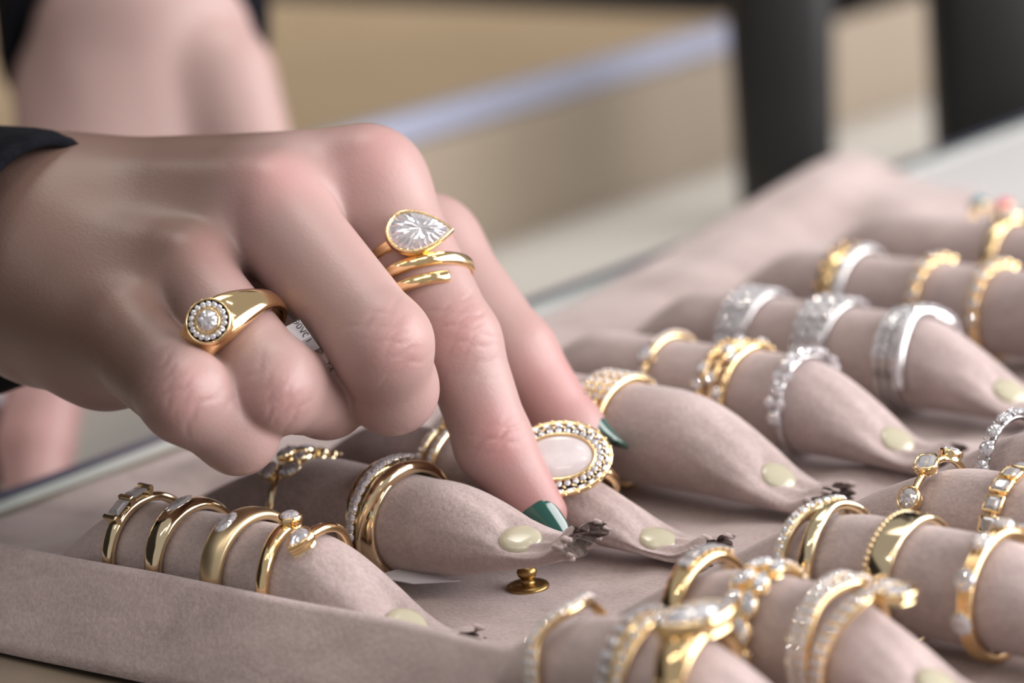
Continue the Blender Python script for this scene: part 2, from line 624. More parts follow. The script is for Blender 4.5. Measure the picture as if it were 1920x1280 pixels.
def gem_mesh(kind, mat):
    key = (kind, mat.name)
    if key in _gem:
        return _gem[key]
    P = outline(kind, GEM_N[kind])
    n = len(P)
    v, f = [], []
    mid = [((P[i][0] + P[(i + 1) % n][0]) / 2, (P[i][1] + P[(i + 1) % n][1]) / 2) for i in range(n)]
    step = kind in ('emerald', 'square')
    for (x, y) in P:
        v.append((x, y, 0))                       # 0 girdle
    for (x, y) in P:
        v.append((x, y, -0.07))                   # n lower girdle
    if step:
        for (x, y) in P:
            v.append((x * .78, y * .78, 0.2))
        for (x, y) in P:
            v.append((x * .56, y * .56, 0.3))
        for i in range(n):
            j = (i + 1) % n
            f += [(i, j, 2 * n + j, 2 * n + i), (2 * n + i, 2 * n + j, 3 * n + j, 3 * n + i)]
        f.append(tuple(range(3 * n, 4 * n)))
        b0 = 4 * n
        for (x, y) in P:
            v.append((x * .4, y * .4, -0.5))
        for i in range(n):
            j = (i + 1) % n
            f += [(j, i, n + i, n + j), (n + j, n + i, b0 + i, b0 + j)]
        f.append(tuple(range(b0, b0 + n))[::-1])
    else:
        for i, (x, y) in enumerate(mid):
            v.append((x * .80, y * .80, 0.24 + 0.05 * (i % 2)))    # 2n crown mains
        for i, (x, y) in enumerate(P):
            v.append((x * .56, y * .56, 0.36))    # 3n table
        for i in range(n):
            j = (i + 1) % n
            f.append((i, j, 2 * n + i))
            f.append((j, 3 * n + j, 2 * n + i))
            f.append((3 * n + j, 3 * n + i, 2 * n + i))
            f.append((3 * n + i, i, 2 * n + i))
        for i, (x, y) in enumerate(mid):
            v.append((x * .5, y * .5, -0.42))     # 4n pavilion
        v.append((0, -0.1 if kind == 'pear' else 0, -0.8))
        cu = 5 * n
        for i in range(n):
            j = (i + 1) % n
            f.append((j, i, n + i, n + j))
            f.append((n + j, n + i, 4 * n + i))
            f.append((n + j, 4 * n + i, 4 * n + j))
            f.append((4 * n + j, 4 * n + i, cu))
        # the table, broken into slightly tilted facets like the glints inside a cut stone
        jr = random.Random(len(kind))
        b1_ = len(v)
        for i, (x, y) in enumerate(mid):
            v.append((x * .33, y * .33, 0.36 + jr.uniform(-0.07, 0.07)))
        v.append((0, 0, 0.37))
        for i in range(n):
            j = (i + 1) % n
            f.append((3 * n + i, 3 * n + j, b1_ + i))
            f.append((3 * n + j, b1_ + j, b1_ + i))
            f.append((b1_ + i, b1_ + j, b1_ + n))
    me = mesh('stone', v, f, False)
    me.materials.append(mat)
    _gem[key] = me
    return me


# ------------------------------------------------------------------ rings
class Ring:
    """local frame: axis x, top +z, camera side -y; the Empty stands at the ring's lowest point"""

    def __init__(s, name, label, pos, Ri=9.5, yaw=0., pitch=0., spin=0., cat='ring', basis=None, Rb=None, group='rings on the suede rolls'):
        s.Ri = Ri
        s.off = (Ri + 1.8) if Rb is None else Rb
        Mr = Matrix.Rotation(math.radians(yaw), 3, 'Z') @ Matrix.Rotation(math.radians(pitch), 3, 'Y') @ Matrix.Rotation(math.radians(spin), 3, 'X')
        if basis is not None:
            Mr = basis
        c = Vector(pos)
        b_ = c - (Mr @ Vector((0, 0, s.off)))
        s.e = thing(name, label, cat, b_, group)
        s.e.rotation_euler = Mr.to_euler()

    def p(s, th, r, x):
        t = math.radians(th)
        return Vector((x, -r * math.sin(t), r * math.cos(t) + s.off))

    def band(s, w=2.5, t=1.6, x0=0., th0=-180., th1=180., mat=None, name='band', po=2.3, pi=4.0, n=96, r0=None, m=16):
        fw = w if callable(w) else (lambda th: w)
        ft = t if callable(t) else (lambda th: t)
        fx = x0 if callable(x0) else (lambda th: x0)
        fr = r0 if callable(r0) else (lambda th: (s.Ri if r0 is None else r0))
        closed = abs(th1 - th0) >= 359.9
        rings = []
        cnt = n if closed else n + 1
        for i in range(cnt):
            th = th0 + (th1 - th0) * i / n
            W, T, X, r = fw(th), ft(th), fx(th), fr(th)
            sec = []
            for j in range(m):
                a = 2 * math.pi * j / m
                ca, sa = math.cos(a), math.sin(a)
                pw = 2.0 / (po if sa > 0 else pi)
                aa = W / 2 * math.copysign(abs(ca) ** pw, ca)
                bb = T / 2 + T / 2 * math.copysign(abs(sa) ** pw, sa)
                sec.append(tuple(s.p(th, r + bb, X + aa)))
            rings.append(sec)
        if closed:
            rings.append(rings[0])
            v, f = loft(rings, cap=False)
            k_ = len(v) - m
            f = [tuple(q if q < k_ else q - k_ for q in ff) for ff in f]
            v = v[:k_]
        else:
            v, f = loft(rings, cap=True)
        return part(name, v, f, mat or GOLD, s.e)

    def frame(s, th, x, r, rot=0., tiltx=0.):
        t = math.radians(th)
        z = Vector((0, -math.sin(t), math.cos(t)))
        ex = Vector((1, 0, 0))
        ey = z.cross(ex)
        a = math.radians(rot)
        X = ex * math.cos(a) + ey * math.sin(a)
        Y = -ex * math.sin(a) + ey * math.cos(a)
        if tiltx:
            q = Matrix.Rotation(math.radians(tiltx), 3, Y)
            X, z = q @ X, q @ z
        M = Matrix.Identity(4)
        c = s.p(th, r, x)
        for i in range(3):
            M[i][0], M[i][1], M[i][2], M[i][3] = X[i], Y[i], z[i], c[i]
        return M

    def stone(s, kind, th, x, r, sx, sy=None, rot=0., mat=None, name='stone', parent=None, sz=None, tiltx=0.):
        sy = sy or sx
        me = gem_mesh(kind, mat or DIA)
        o_ = bpy.data.objects.new(name, me)
        link(o_, parent or s.e)
        M = s.frame(th, x, r, rot, tiltx)
        M.translation = M.translation * S
        o_.matrix_local = M @ Matrix.Diagonal((sx, sy, sz or min(sx, sy), 1))
        return o_

    def bezel(s, kind, th, x, r, sx, sy=None, rot=0., wall=0.45, h=1.6, up=0.35, mat=None, name='bezel', tiltx=0., flare=0.8):
        sy = sy or sx
        P = outline(kind, 36)
        M = s.frame(th, x, r, rot, tiltx)
        rr = []
        for (ex, z) in ((0.0, up * 0.2), (0.05, up), (wall * 0.6, up * 1.05), (wall, up * 0.5), (wall, -h * 0.4), (wall - flare * .5, -h)):
            rr.append([tuple(M @ Vector((px * (sx + ex), py * (sy + ex), z))) for px, py in P])
        v, f = loft(rr, cap=False)
        n_ = len(P)
        f.append(tuple(5 * n_ + j for j in range(n_))[::-1])
        return part(name, v, f, mat or GOLD, s.e)

    def beads(s, lst, mat=None, name='prong_beads'):
        v, f = [], []
        for (th, x, r, sz) in lst:
            c = s.p(th, r, x)
            b0 = len(v)
            rows = [(0.0, 1.0)] + [(math.sin(a), math.cos(a)) for a in (0.8, 1.57, 2.3)] + [(0.0, -1.0)]
            v.append(tuple(c + Vector((0, 0, sz))))
            for (sr, cz) in rows[1:4]:
                for q in range(7):
                    a = 2 * math.pi * q / 7
                    v.append(tuple(c + Vector((sr * math.cos(a), sr * math.sin(a), cz)) * sz))
            v.append(tuple(c - Vector((0, 0, sz))))
            for q in range(7):
                q2 = (q + 1) % 7
                f.append((b0, b0 + 1 + q, b0 + 1 + q2))
                for w_ in range(2):
                    f.append((b0 + 1 + w_ * 7 + q, b0 + 8 + w_ * 7 + q, b0 + 8 + w_ * 7 + q2, b0 + 1 + w_ * 7 + q2))
                f.append((b0 + 15 + q, b0 + 22, b0 + 15 + q2))
        o_ = part(name, v, f, mat or GOLD, s.e)
        return o_

    def pave(s, n, th0, th1, x, r, size, mat=None, kind='round', beadmat=None, beadsz=0.22, sy=None, rot=0., edge=None):
        fx = x if callable(x) else (lambda th: x)
        fr = r if callable(r) else (lambda th: r)
        fs = size if callable(size) else (lambda th: size)
        bl = []
        for i in range(n):
            th = th0 + (th1 - th0) * i / max(1, n - 1)
            s.stone(kind, th, fx(th), fr(th) + 0.28, fs(th) * 1.13, sy, rot=rot, mat=mat)
            if beadmat is not None and i < n - 1:
                tm = th + (th1 - th0) / max(1, n - 1) / 2
                e_ = edge if edge is not None else fs(tm) * 0.75
                for sg in (-1, 1):
                    bl.append((tm, fx(tm) + sg * e_, fr(tm) + 0.3, beadsz))
        if bl:
            s.beads(bl, beadmat)


def on(key, x, dz=0.):
    y, R, bt, x0, x1, sk = ROLLS[key]
    return (x, y + sk * (x - x0) / (x1 - x0), bt + 0.5 + R + dz)


def g2(th, c, w):
    return math.exp(-((th - c) / w) ** 2)


# ------------------------------------------------------------------ rings on the rolls
# --- front roll, left column
r = Ring('gold_ring', 'slim gold ring with two square diamonds between raised bars, leftmost on the front roll', on('A', -31.5))
r.band(lambda th: 2.4 + .5 * g2(th, 20, 60), 1.7, po=3.2, mat=GOLDP)
for th in (9, 31):
    r.stone('square', th, 0, r.Ri + 2.7, 1.45, 1.75)
for th in (-3, 20, 43):
    v, f = [], []
    rr = []
    for q in range(5):
        z = [0.2, 1.6, 2.7, 3.3, 3.4][q]
        w_ = [1.0, 1.5, 1.75, 1.75, 1.55][q]
        d = [2.8, 2.6, 2.2, 1.9, 1.2][q]
        rr.append([tuple(r.p(th + d * sy, r.Ri + z, w_ * sx)) for sx, sy in ((1, 1), (-1, 1), (-1, -1), (1, -1))])
    v, f = loft(rr)
    bevel(part('setting_bar', v, f, GOLDP, r.e, False), 0.15)

r = Ring('domed_gold_ring', 'domed polished gold ring with a flush marquise diamond on the front roll', on('A', -20))
r.band(lambda th: 3.0 + 2.2 * g2(th, 10, 75), lambda th: 1.5 + 0.7 * g2(th, 10, 70), mat=GOLDP)
r.stone('marquise', 10, -.2, r.Ri + 2.15, 1.35, 3.3)

r = Ring('brushed_gold_ring', 'wide brushed matte gold ring with a flush oval diamond', on('A', -5.5))
r.band(lambda th: 3.6 + 2.2 * g2(th, 15, 90), lambda th: 1.6 + 0.7 * g2(th, 15, 80), mat=MATTE)
r.stone('oval', 24, -.3, r.Ri + 2.2, 1.5, 2.7, mat=DIA)

r = Ring('bypass_ring', 'gold bypass ring ending in a round diamond and a pear diamond', on('A', 8.0))
r.band(lambda th: 2.5 + 0.5 * g2(th, 20, 40), 1.7, lambda th: -1.2 - 1.2 * float(sstep(70, 8, th)), th0=180, th1=6, mat=GOLD)
r.band(lambda th: 2.4, 1.7, lambda th: -1.2 + 5.2 * float(sstep(-120, 8, th)), th0=-180, th1=12, mat=GOLD)
r.bezel('round', 3, -2.2, r.Ri + 2.6, 1.75, wall=.4, h=2.2)
r.stone('round', 3, -2.2, r.Ri + 2.8, 1.75)
r.bezel('pear', 26, 4.0, r.Ri + 2.0, 1.75, 2.3, rot=180, wall=.65, h=2.2)
r.stone('pear', 26, 4.0, r.Ri + 2.2, 1.75, 2.3, rot=180)

# --- second roll (the one left open)
r = Ring('cluster_ring', 'thin gold ring with a raised flat cluster of diamonds beneath the little finger', on('B', -27, -1.0), Ri=8.2, yaw=4)
r.band(1.9, 1.4, mat=GOLDP)
for (th, x, dz, k_, sx, sy, rt) in ((33, -2.2, 2.0, 'oval', 1.5, 1.9, 20), (27, 2.2, 1.8, 'oval', 1.6, 2.2, -60), (6, -1.2, 2.9, 'marquise', 1.3, 2.5, 0),
                                    (-16, 0.4, 2.9, 'marquise', 1.2, 2.4, -10), (-38, 1.0, 3.2, 'round', 1.2, 1.2, 0), (-50, 1.6, 4.1, 'round', .8, .8, 0), (8, 2.4, 2.6, 'round', 1.2, 1.2, 0)):
    r.bezel(k_, th, x, r.Ri + dz, sx, sy, rot=rt, wall=.22, h=1.8, up=.15, mat=GOLDP)
    r.stone(k_, th, x, r.Ri + dz + .1, sx, sy, rot=rt)
r.beads([(40, -3.4, r.Ri + 2.4, .35), (24, -3.4, r.Ri + 2.6, .35), (36, 3.6, r.Ri + 2.2, .35), (20, 4.0, r.Ri + 2.3, .35), (-4, -2.2, r.Ri + 3.2, .35), (-28, 1.6, r.Ri + 3.3, .35), (-54, 2.4, r.Ri + 4.6, .4)], GOLDP)

r = Ring('twist_ring', 'wide polished gold crossover ring with a diagonal line of diamonds on the open roll', on('B', 0.6), Ri=9.5, pitch=-4)
r.band(lambda th: 3.2 + 4.6 * g2(th, 5, 75), 1.3, mat=GOLDP)
xg = lambda th: -2.6 + (92 - th) / 110 * 3.4
r.band(lambda th: 0.5 + 2.3 * g2(th, 20, 62), lambda th: 1.2 + 1.5 * g2(th, 12, 70), lambda th: xg(th) - 1.9 * g2(th, 10, 70) - .5, th0=112, th1=-95, mat=GOLDP, name='polished_ridge')
r.band(lambda th: 0.8 + 2.7 * g2(th, 10, 66), lambda th: 1.2 + 1.5 * g2(th, 12, 70), lambda th: xg(th) + 2.4 * g2(th, 10, 75) + .5, th0=125, th1=-95, mat=GOLDP, name='polished_ridge')
r.pave(13, 88, -16, lambda th: xg(th) + .1, lambda th: r.Ri + 1.55 + 1.2 * g2(th, 12, 70), lambda th: .78 + .5 * g2(th, 12, 55), beadmat=GOLDP, beadsz=.2)

# --- third roll, under the fingers
r = Ring('pave_split_ring', 'two slim pave bands with a top diamond, half hidden beside the index finger', on('C', -12), Ri=9.0)
for xx in (-1.5, 1.6):
    r.band(1.5, 1.5, xx, mat=GOLDP)
    r.pave(17, 100, -40, xx, r.Ri + 1.35, .62, beadmat=GOLDP, beadsz=.17)
r.stone('round', -2, -.6, r.Ri + 2.6, 1.3)
r.bezel('round', -2, -.6, r.Ri + 2.4, 1.3, wall=.25)

PN = Vector((0.42, -0.60, 0.68)).normalized()
PX = (CR - PN * CR.dot(PN)).normalized()
bas = Matrix((PX, PN.cross(PX), PN)).transposed()
bas = bas @ Matrix.Rotation(math.radians(-90), 3, 'Z')
PC = Vector((19.87, 23.27, 18.32))
r = Ring('pearl_halo_ring', 'oval mother of pearl ring in a double diamond halo pinched by thumb and index finger', PC - PN * 12.5, Ri=9.0, basis=bas, group='rings being handled')
r.band(2.4, 1.5, mat=GOLD)
zb = 12.0
# plate, cabochon, halos (long axis along local y)
r.bezel('oval', 0, 0, zb + .2, 6.9, 9.3, wall=.9, h=2.4, up=.1, flare=2.0, name='plate')
cab = []
for q in range(7):
    a = q / 6 * math.pi / 2
    cab.append([tuple(r.p(0, zb + .5 + .9 * math.sin(a), 0) + Vector((4.5 * max(.02, math.cos(a)) * math.cos(b_), 6.7 * max(.02, math.cos(a)) * math.sin(b_), 0))) for b_ in [2 * math.pi * w_ / 40 for w_ in range(40)]])
v, f = loft(cab)
part('pearl_cabochon', v, f, PEARL, r.e)
v, f = [], []
rim = []
for (e_, z) in ((-.1, .3), (-.05, 1.0), (.3, 1.15), (.55, .7), (.55, -.2)):
    rim.append([tuple(r.p(0, zb + z, 0) + Vector(((4.5 + e_) * math.cos(b_), (6.7 + e_) * math.sin(b_), 0))) for b_ in [2 * math.pi * w_ / 48 for w_ in range(48)]])
v, f = loft(rim, cap=False)
part('inner_bezel', v, f, GOLD, r.e)
rg = random.Random(8)
bl = []
for (ax, ay, n_, sz, dz, kd) in ((5.55, 7.85, 30, .66, .55, 'round'), (7.0, 9.35, 26, .85, .1, 'square')):
    for q in range(n_):
        a = 2 * math.pi * q / n_
        o = r.stone(kd, 0, 0, zb + dz, sz, sz * (1.0 if kd == 'round' else .62))
        M = r.frame(0, 0, zb + dz, 0)
        c = M.translation + Vector((ax * math.cos(a), ay * math.sin(a), 0))
        ang = math.atan2(ay * math.cos(a), -ax * math.sin(a))
        o.matrix_local = Matrix.Translation(c * S) @ Matrix.Rotation(ang, 4, 'Z') @ Matrix.Diagonal((sz, sz * (1.0 if kd == 'round' else .65), sz * .8, 1))
        for (rr_, ww) in ((.72, 1), (-.72, 1)):
            a2 = a + math.pi / n_
            c2_ = r.p(0, zb + dz + .2, 0) + Vector(((ax + rr_) * math.cos(a2), (ay + rr_) * math.sin(a2), 0))
            bl.append(c2_)
v, f = [], []
for c in bl:
    b0 = len(v)
    for d in ((.3, 0, 0), (0, .3, 0), (-.3, 0, 0), (0, -.3, 0), (0, 0, .32)):
        v.append(tuple(c + Vector(d)))
    for q in range(4):
        f.append((b0 + q, b0 + (q + 1) % 4, b0 + 4))
part('prong_beads', v, f, GOLD, r.e)

# --- fourth roll
r = Ring('stacked_band_ring', 'stack of slim gold bands topped with tiny diamonds beside the thumb nail', on('D', 3.5), Ri=9.9)
for i, xx in enumerate((-4.2, -2.1, 0.1, 2.3)):
    r.band(1.75, 1.7, xx, mat=GOLD, po=3.2)
    r.pave(9, 38, -48, xx, r.Ri + 1.6, .72, beadmat=GOLD, beadsz=.25)
r.stone('round', 30, -5.2, r.Ri + 2.4, 1.0)

# --- fifth roll
r = Ring('solitaire_line_ring', 'slim gold ring with one larger diamond and a pave line behind the thumb', on('E', -7.5), Ri=9.7)
r.band(1.7, 1.5, mat=GOLD)
r.pave(12, 22, -70, 0, r.Ri + 1.6, .75, beadmat=GOLD, beadsz=.28)
r.bezel('round', 42, 0, r.Ri + 2.0, 1.5, wall=.25)
r.stone('round', 42, 0, r.Ri + 2.5, 1.9)
r.pave(6, 58, 100, 0, r.Ri + 1.4, .6)

r = Ring('triple_row_ring', 'openwork gold ring of three beaded rows with scattered diamonds', on('E', 11), Ri=9.7)
for xx, ph in ((-3.0, 0), (0.0, 9), (3.0, 4)):
    r.band(1.5, 1.6, lambda th, xx=xx: xx * (0.75 + .25 * g2(th, 10, 80)), mat=GOLD)
    r.beads([(th + ph, xx, r.Ri + 1.7, .62) for th in range(-90, 100, 11)], GOLD)
for (th, xx) in ((66, -3.2), (58, -.2), (72, 2.0), (30, 3.0), (-8, -1), (48, -3), (20, 0.2), (-30, 2)):
    r.stone('round', th, xx, r.Ri + 2.3, 1.35)

r = Ring('eternity_ring', 'white gold ring of alternating large and paired diamonds nearest the tip of its roll', on('E', 27.5), Ri=9.5)
r.band(1.6, 1.2, mat=WHITE)
for i, th in enumerate(range(88, -75, -15)):
    if i % 2:
        r.stone('round', th, -1.25, r.Ri + 1.9, 1.25)
        r.stone('round', th, 1.25, r.Ri + 1.9, 1.25)
    else:
        r.stone('round', th, 0, r.Ri + 2.1, 1.7)
r.beads([(th, xx, r.Ri + 1.8, .3) for th in range(95, -80, -15) for xx in (-1.4, 1.4)], WHITE)

# --- sixth roll: three white gold rings
for (nm, lb, xx, rows, sz) in (('wide_pave_ring', 'wide white gold pave ring, first of three white rings on one roll', -11, (-3.1, -1.05, 1.05, 3.1), 1.0),
                               ('dome_pave_ring', 'domed white gold pave ring between two other white gold rings', 9.5, (-3.6, -1.8, 0., 1.8, 3.6), .88)):
    r = Ring(nm, lb, on('F', xx), Ri=9.9)
    W_ = rows[-1] - rows[0] + 2
    r.band(lambda th: W_ * (.62 + .38 * g2(th, 15, 85)), 1.5, mat=WHITE, po=4)
    for j, x_ in enumerate(rows):
        r.pave(11, 78 - (j % 2) * 6, -70, lambda th, x_=x_: x_ * (.75 + .25 * g2(th, 15, 85)), r.Ri + 1.5, sz, beadmat=WHITE, beadsz=.28)
r = Ring('crossover_ring', 'white gold crossover ring with a bright diamond line and ribbed shank', on('F', 31), Ri=9.6)
for xx in (-4.0, -2.0, 0.0):
    r.band(1.3, 1.5, xx, mat=WHITE)
    r.pave(9, 70, 5, xx, r.Ri + 1.5, .8)
r.band(1.9, 2.2, lambda th: 2.4 - 1.6 * g2(th, 0, 40), th0=105, th1=-40, mat=WHITE, name='cross_band')
r.pave(14, 98, -4, lambda th: 2.4 - 1.6 * g2(th, 0, 40), r.Ri + 2.2, .9)
r.band(1.9, 2.2, lambda th: -2.5 + 5.5 * float(sstep(25, -55, th)), th0=40, th1=-110, mat=WHITE, name='cross_band')
r.pave(10, 8, -80, lambda th: -2.5 + 5.5 * float(sstep(25, -55, th)), r.Ri + 2.2, .9)

# --- seventh roll
r = Ring('two_tone_ring', 'blurred gold ring beside a white pave band, leftmost on the far roll', on('G', -13), Ri=9.9)
r.band(4.4, 1.7, -2.4, mat=GOLD, po=3)
r.beads([(th, -4 + (q % 2) * 1.6, r.Ri + 1.8, .6) for q, th in enumerate(range(-30, 80, 12))], GOLD)
r.band(2.4, 1.8, 1.6, mat=WHITE)
r.pave(16, 88, -60, 1.6, r.Ri + 1.7, .85)
for (xx, lb, nn) in ((9, 'blurred gold ring with a wide spaced line of diamonds, second on the far roll', 7), (25, 'blurred gold and diamond ring, third on the far roll', 8), (41, 'blurred gold and diamond ring at the right edge of the far roll', 8)):
    r = Ring('diamond_band_ring', lb, on('G', xx), Ri=9.7)
    r.band(2.2, 1.6, mat=GOLD)
    for i in range(nn):
        th = 85 - i * 140 / nn
        r.bezel('round', th, 0, r.Ri + 1.8, 1.35, wall=.3, h=1.2)
        r.stone('round', th, 0, r.Ri + 1.95, 1.35)
# --- eighth roll
r = Ring('signet_band_ring', 'flat gold ring with a raised diamond top at the upper right corner', on('H', 4), Ri=9.7)
r.band(3.4, 1.7, mat=GOLD, po=4)
for (th, x_) in ((4, -1.4), (-14, -1.2), (4, 1.4), (-14, 1.4)):
    r.stone('round', th, x_, r.Ri + 2.9, 1.4)
r.bezel('oval', -5, 0, r.Ri + 2.4, 2.6, 3.2, wall=.4)
for (xx, lb, mt_) in ((-18.5, 'thin gold ring with a coral red stone on the farthest roll', CORAL), (-26, 'thin gold ring with a teal stone on the farthest roll', TURQ)):
    r = Ring('gemstone_ring', lb, (xx, 247, 6.4), Ri=7.0)
    r.band(1.3, 1.3, mat=GOLD)
    r.bezel('oval', 8, 0, r.Ri + 2.0, 1.9, 2.4, wall=.3)
    r.stone('oval', 8, 0, r.Ri + 2.5, 1.9, 2.4, mat=mt_, sz=2.2)

# --- right column, front roll
r = Ring('wave_pave_ring', 'gold ring with a wavy pave line dipping to a point, by the near border', on('b1', 76), Ri=9.4)
xw = lambda th: 1.8 * math.cos(math.radians((th - 5) * 3.2)) * g2(th, 0, 70) - .4
r.band(lambda th: 1.7 + 1.0 * g2(th, 75, 35), 1.5, xw, mat=GOLD)
r.pave(17, 104, -30, lambda th: xw(th) - .35 * g2(th, 75, 30), r.Ri + 1.5, .78, beadmat=GOLD, beadsz=.25)
r.pave(6, 104, 62, lambda th: xw(th) + 1.0, r.Ri + 1.45, .62)

r = Ring('beaded_dome_ring', 'domed gold ring with a row of grey baguettes beside a beaded diamond edge', on('b1', 91), Ri=9.4)
r.band(lambda th: 3.4 + 2.2 * g2(th, 15, 80), lambda th: 1.5 + .5 * g2(th, 15, 80), mat=GOLD)
r.pave(11, 98, -20, lambda th: -1.0, lambda th: r.Ri + 1.55 + .5 * g2(th, 15, 80), 1.0, kind='square', sy=.9)
r.pave(15, 98, -38, lambda th: 1.3 + .6 * g2(th, 15, 80), lambda th: r.Ri + 1.4 + .4 * g2(th, 15, 80), .72, beadmat=GOLD, beadsz=.25)

r = Ring('marquise_signet_ring', 'heavy gold ring with a large marquise plate and diamond halo at the bottom edge', on('b1', 101), Ri=9.4, yaw=6)
r.band(lambda th: 3.4 + 3.6 * g2(th, 12, 55), lambda th: 1.6 + 1.6 * g2(th, 12, 50), mat=GOLD)
r.bezel('marquise', 6, 0.5, r.Ri + 4.2, 3.3, 5.9, rot=-42, wall=.7, h=3.2, flare=1.8, name='plate')
r.stone('marquise', 6, 0.5, r.Ri + 4.5, 2.3, 4.6, rot=-42)
for q in range(18):
    a = 2 * math.pi * q / 18
    ca, sa = math.cos(a), math.sin(a)
    px, py = ca * (abs(ca) ** 0.35) * 2.95, sa * 5.5
    M = r.frame(6, 0.5, r.Ri + 4.55, -42)
    o = r.stone('round', 6, 0, r.Ri, .5)
    c = M @ Vector((px, py, 0))
    M2 = M.copy()
    M2.translation = c * S
    o.matrix_local = M2 @ Matrix.Diagonal((.5, .5, .5, 1))
r.beads([(62, xx, r.Ri + 1.9, .45) for xx in (-1.5, 0, 1.5)], GOLD)

# --- right column, second roll
r = Ring('inlay_ring', 'polished gold ring with a flat line of inlaid diamonds along its top', on('b2', 81.5), Ri=9.4)
r.band(lambda th: 3.0 + 1.6 * g2(th, 0, 70), lambda th: 1.5 + .6 * g2(th, -5, 45), mat=GOLD, po=3)
r.pave(6, 22, -34, 0, r.Ri + 2.12, 1.15, kind='square', sy=1.0)
r.beads([(24 - 9.5 * i, 1.55, r.Ri + 2.15, .3) for i in range(7)], GOLD)

r = Ring('leaf_cluster_ring', 'gold ring covered with paired marquise diamonds like leaves', on('b2', 95), Ri=9.4)
r.band(lambda th: 1.9 + 1.6 * g2(th, 20, 60), 1.5, mat=GOLD)
for i, th in enumerate((92, 70, 47, 24, 0)):
    for sg in (-1, 1):
        r.bezel('marquise', th, sg * 1.75, r.Ri + 1.9, 1.3, 2.2, rot=sg * 28, wall=.2, h=1.4, up=.12)
        r.stone('marquise', th, sg * 1.75, r.Ri + 2.05, 1.3, 2.2, rot=sg * 28)
r.pave(5, -16, -58, 0, r.Ri + 1.7, .8, beadmat=GOLD)
r.beads([(th, sg * 2.6, r.Ri + 2.2, .3) for th in (81, 58, 36, 12) for sg in (-1, 1)], GOLD)

r = Ring('open_pave_ring', 'three-strand open pave ring with a gold pave disc at its side', on('b2', 110), Ri=9.5)
xa = lambda th: -3.6 + .8 * g2(th, 10, 50)
xb = lambda th: -1.6 + 1.8 * g2(th, -12, 30)
xc = lambda th: 5.0 - 1.2 * float(sstep(-5, 110, th)) * 3.4 + 1.2 * g2(th, 0, 40)
for fx in (xa, xb):
    r.band(2.0, 1.6, fx, th0=118, th1=-50, mat=GOLD)
r.band(2.5, 1.6, xc, th0=118, th1=-50, mat=GOLD)
r.band(lambda th: 3.0 - .5 * g2(th, 180, 60), 1.5, lambda th: 0, th0=105, th1=310, mat=GOLD, name='shank')
for fx, n_, sz in ((xa, 19, .82), (xb, 19, .82), (lambda th: xc(th) - .55, 17, .68), (lambda th: xc(th) + .6, 17, .68)):
    r.pave(n_, 112, -42, fx, r.Ri + 1.6, sz, beadmat=GOLD, beadsz=.22)
r.bezel('oval', -4, 9.2, r.Ri + 1.3, 2.6, 3.0, wall=.5, h=1.6, name='disc')
for (dx, dt) in ((0, 0), (-1.4, 0), (1.4, 0), (-.7, 7), (.7, 7), (-.7, -7), (.7, -7), (0, 13), (0, -13)):
    r.stone('round', -4 + dt, 9.2 + dx, r.Ri + 1.5, .66)
r.band(1.6, 1.2, lambda th: 5.4 + 2.0 * float(sstep(-20, -8, th)), th0=-24, th1=-6, mat=GOLD, name='link')

# --- right column, third roll
r = Ring('split_ring', 'split gold ring, one side pave and one side polished, joined at the top', on('b3', 85.5), Ri=9.6)
r.band(2.0, 1.8, lambda th: -3.2 + 3.4 * g2(th, -12, 34), mat=GOLDP)
r.pave(20, 100, -48, lambda th: -3.45 + 3.4 * g2(th, -12, 34), r.Ri + 1.7, .72, beadmat=GOLDP, beadsz=.22)
r.band(lambda th: 3.0 - .8 * g2(th, -5, 30), 1.7, lambda th: 1.8 - .8 * g2(th, -10, 40), mat=GOLDP, name='polished_band', po=3)

r = Ring('flat_gold_ring', 'wide flat polished gold ring with one beaded edge', on('b3', 102), Ri=9.6)
r.band(lambda th: 4.4 + .8 * g2(th, 5, 60), 1.6, mat=GOLDP, po=6)
r.beads([(th, -2.7, r.Ri + 1.35, .5) for th in range(-75, 112, 6)], GOLDP)
r.beads([(th, -1.75, r.Ri + 1.6, .3) for th in range(66, 112, 4)], GOLDP)

r = Ring('station_ring', 'gold ring of ribbed bars alternating with round diamonds', on('b3', 119), Ri=9.6)
r.band(2.4, 1.1, mat=GOLD, po=4)
for xx in (-1.0, 0, 1.0):
    r.band(.85, 1.7, xx, mat=GOLD, name='rib', m=10)
for th in (96, 60, 24, -10, -44):
    r.stone('round', th, 0, r.Ri + 2.3, 2.0)
r.beads([(th + d, sg * 1.25, r.Ri + 2.1, .32) for th in (96, 60, 24, -10, -44) for d in (-7, 7) for sg in (-1, 1)], GOLD)

# --- right column, fourth roll
r = Ring('bezel_station_ring', 'thin gold ring with octagon, round and oval bezel diamonds', on('b4', 88.5), Ri=9.6)
r.band(1.3, 1.3, mat=GOLD)
for (k_, th, sx, sy, rt) in (('emerald', 18, 1.75, 2.0, 20), ('round', 58, 1.9, 1.9, 0), ('oval', -24, 1.7, 2.0, 0), ('round', 98, 1.8, 1.8, 0)):
    r.bezel(k_, th, 0, r.Ri + 1.9, sx, sy, rot=rt, wall=.4, h=1.6)
    r.stone(k_, th, 0, r.Ri + 2.05, sx, sy, rot=rt)
r = Ring('emerald_eternity_ring', 'gold ring of rectangular step-cut diamonds in square bezels', on('b4', 105), Ri=9.6)
r.band(1.6, 1.2, mat=GOLD, po=4)
for i in range(10):
    th = 108 - 19.5 * i
    r.bezel('square', th, 0, r.Ri + 1.5, 1.5, 1.25, wall=.35, h=1.3, up=.25)
    r.stone('emerald', th, 0, r.Ri + 1.7, 1.45, 1.2)
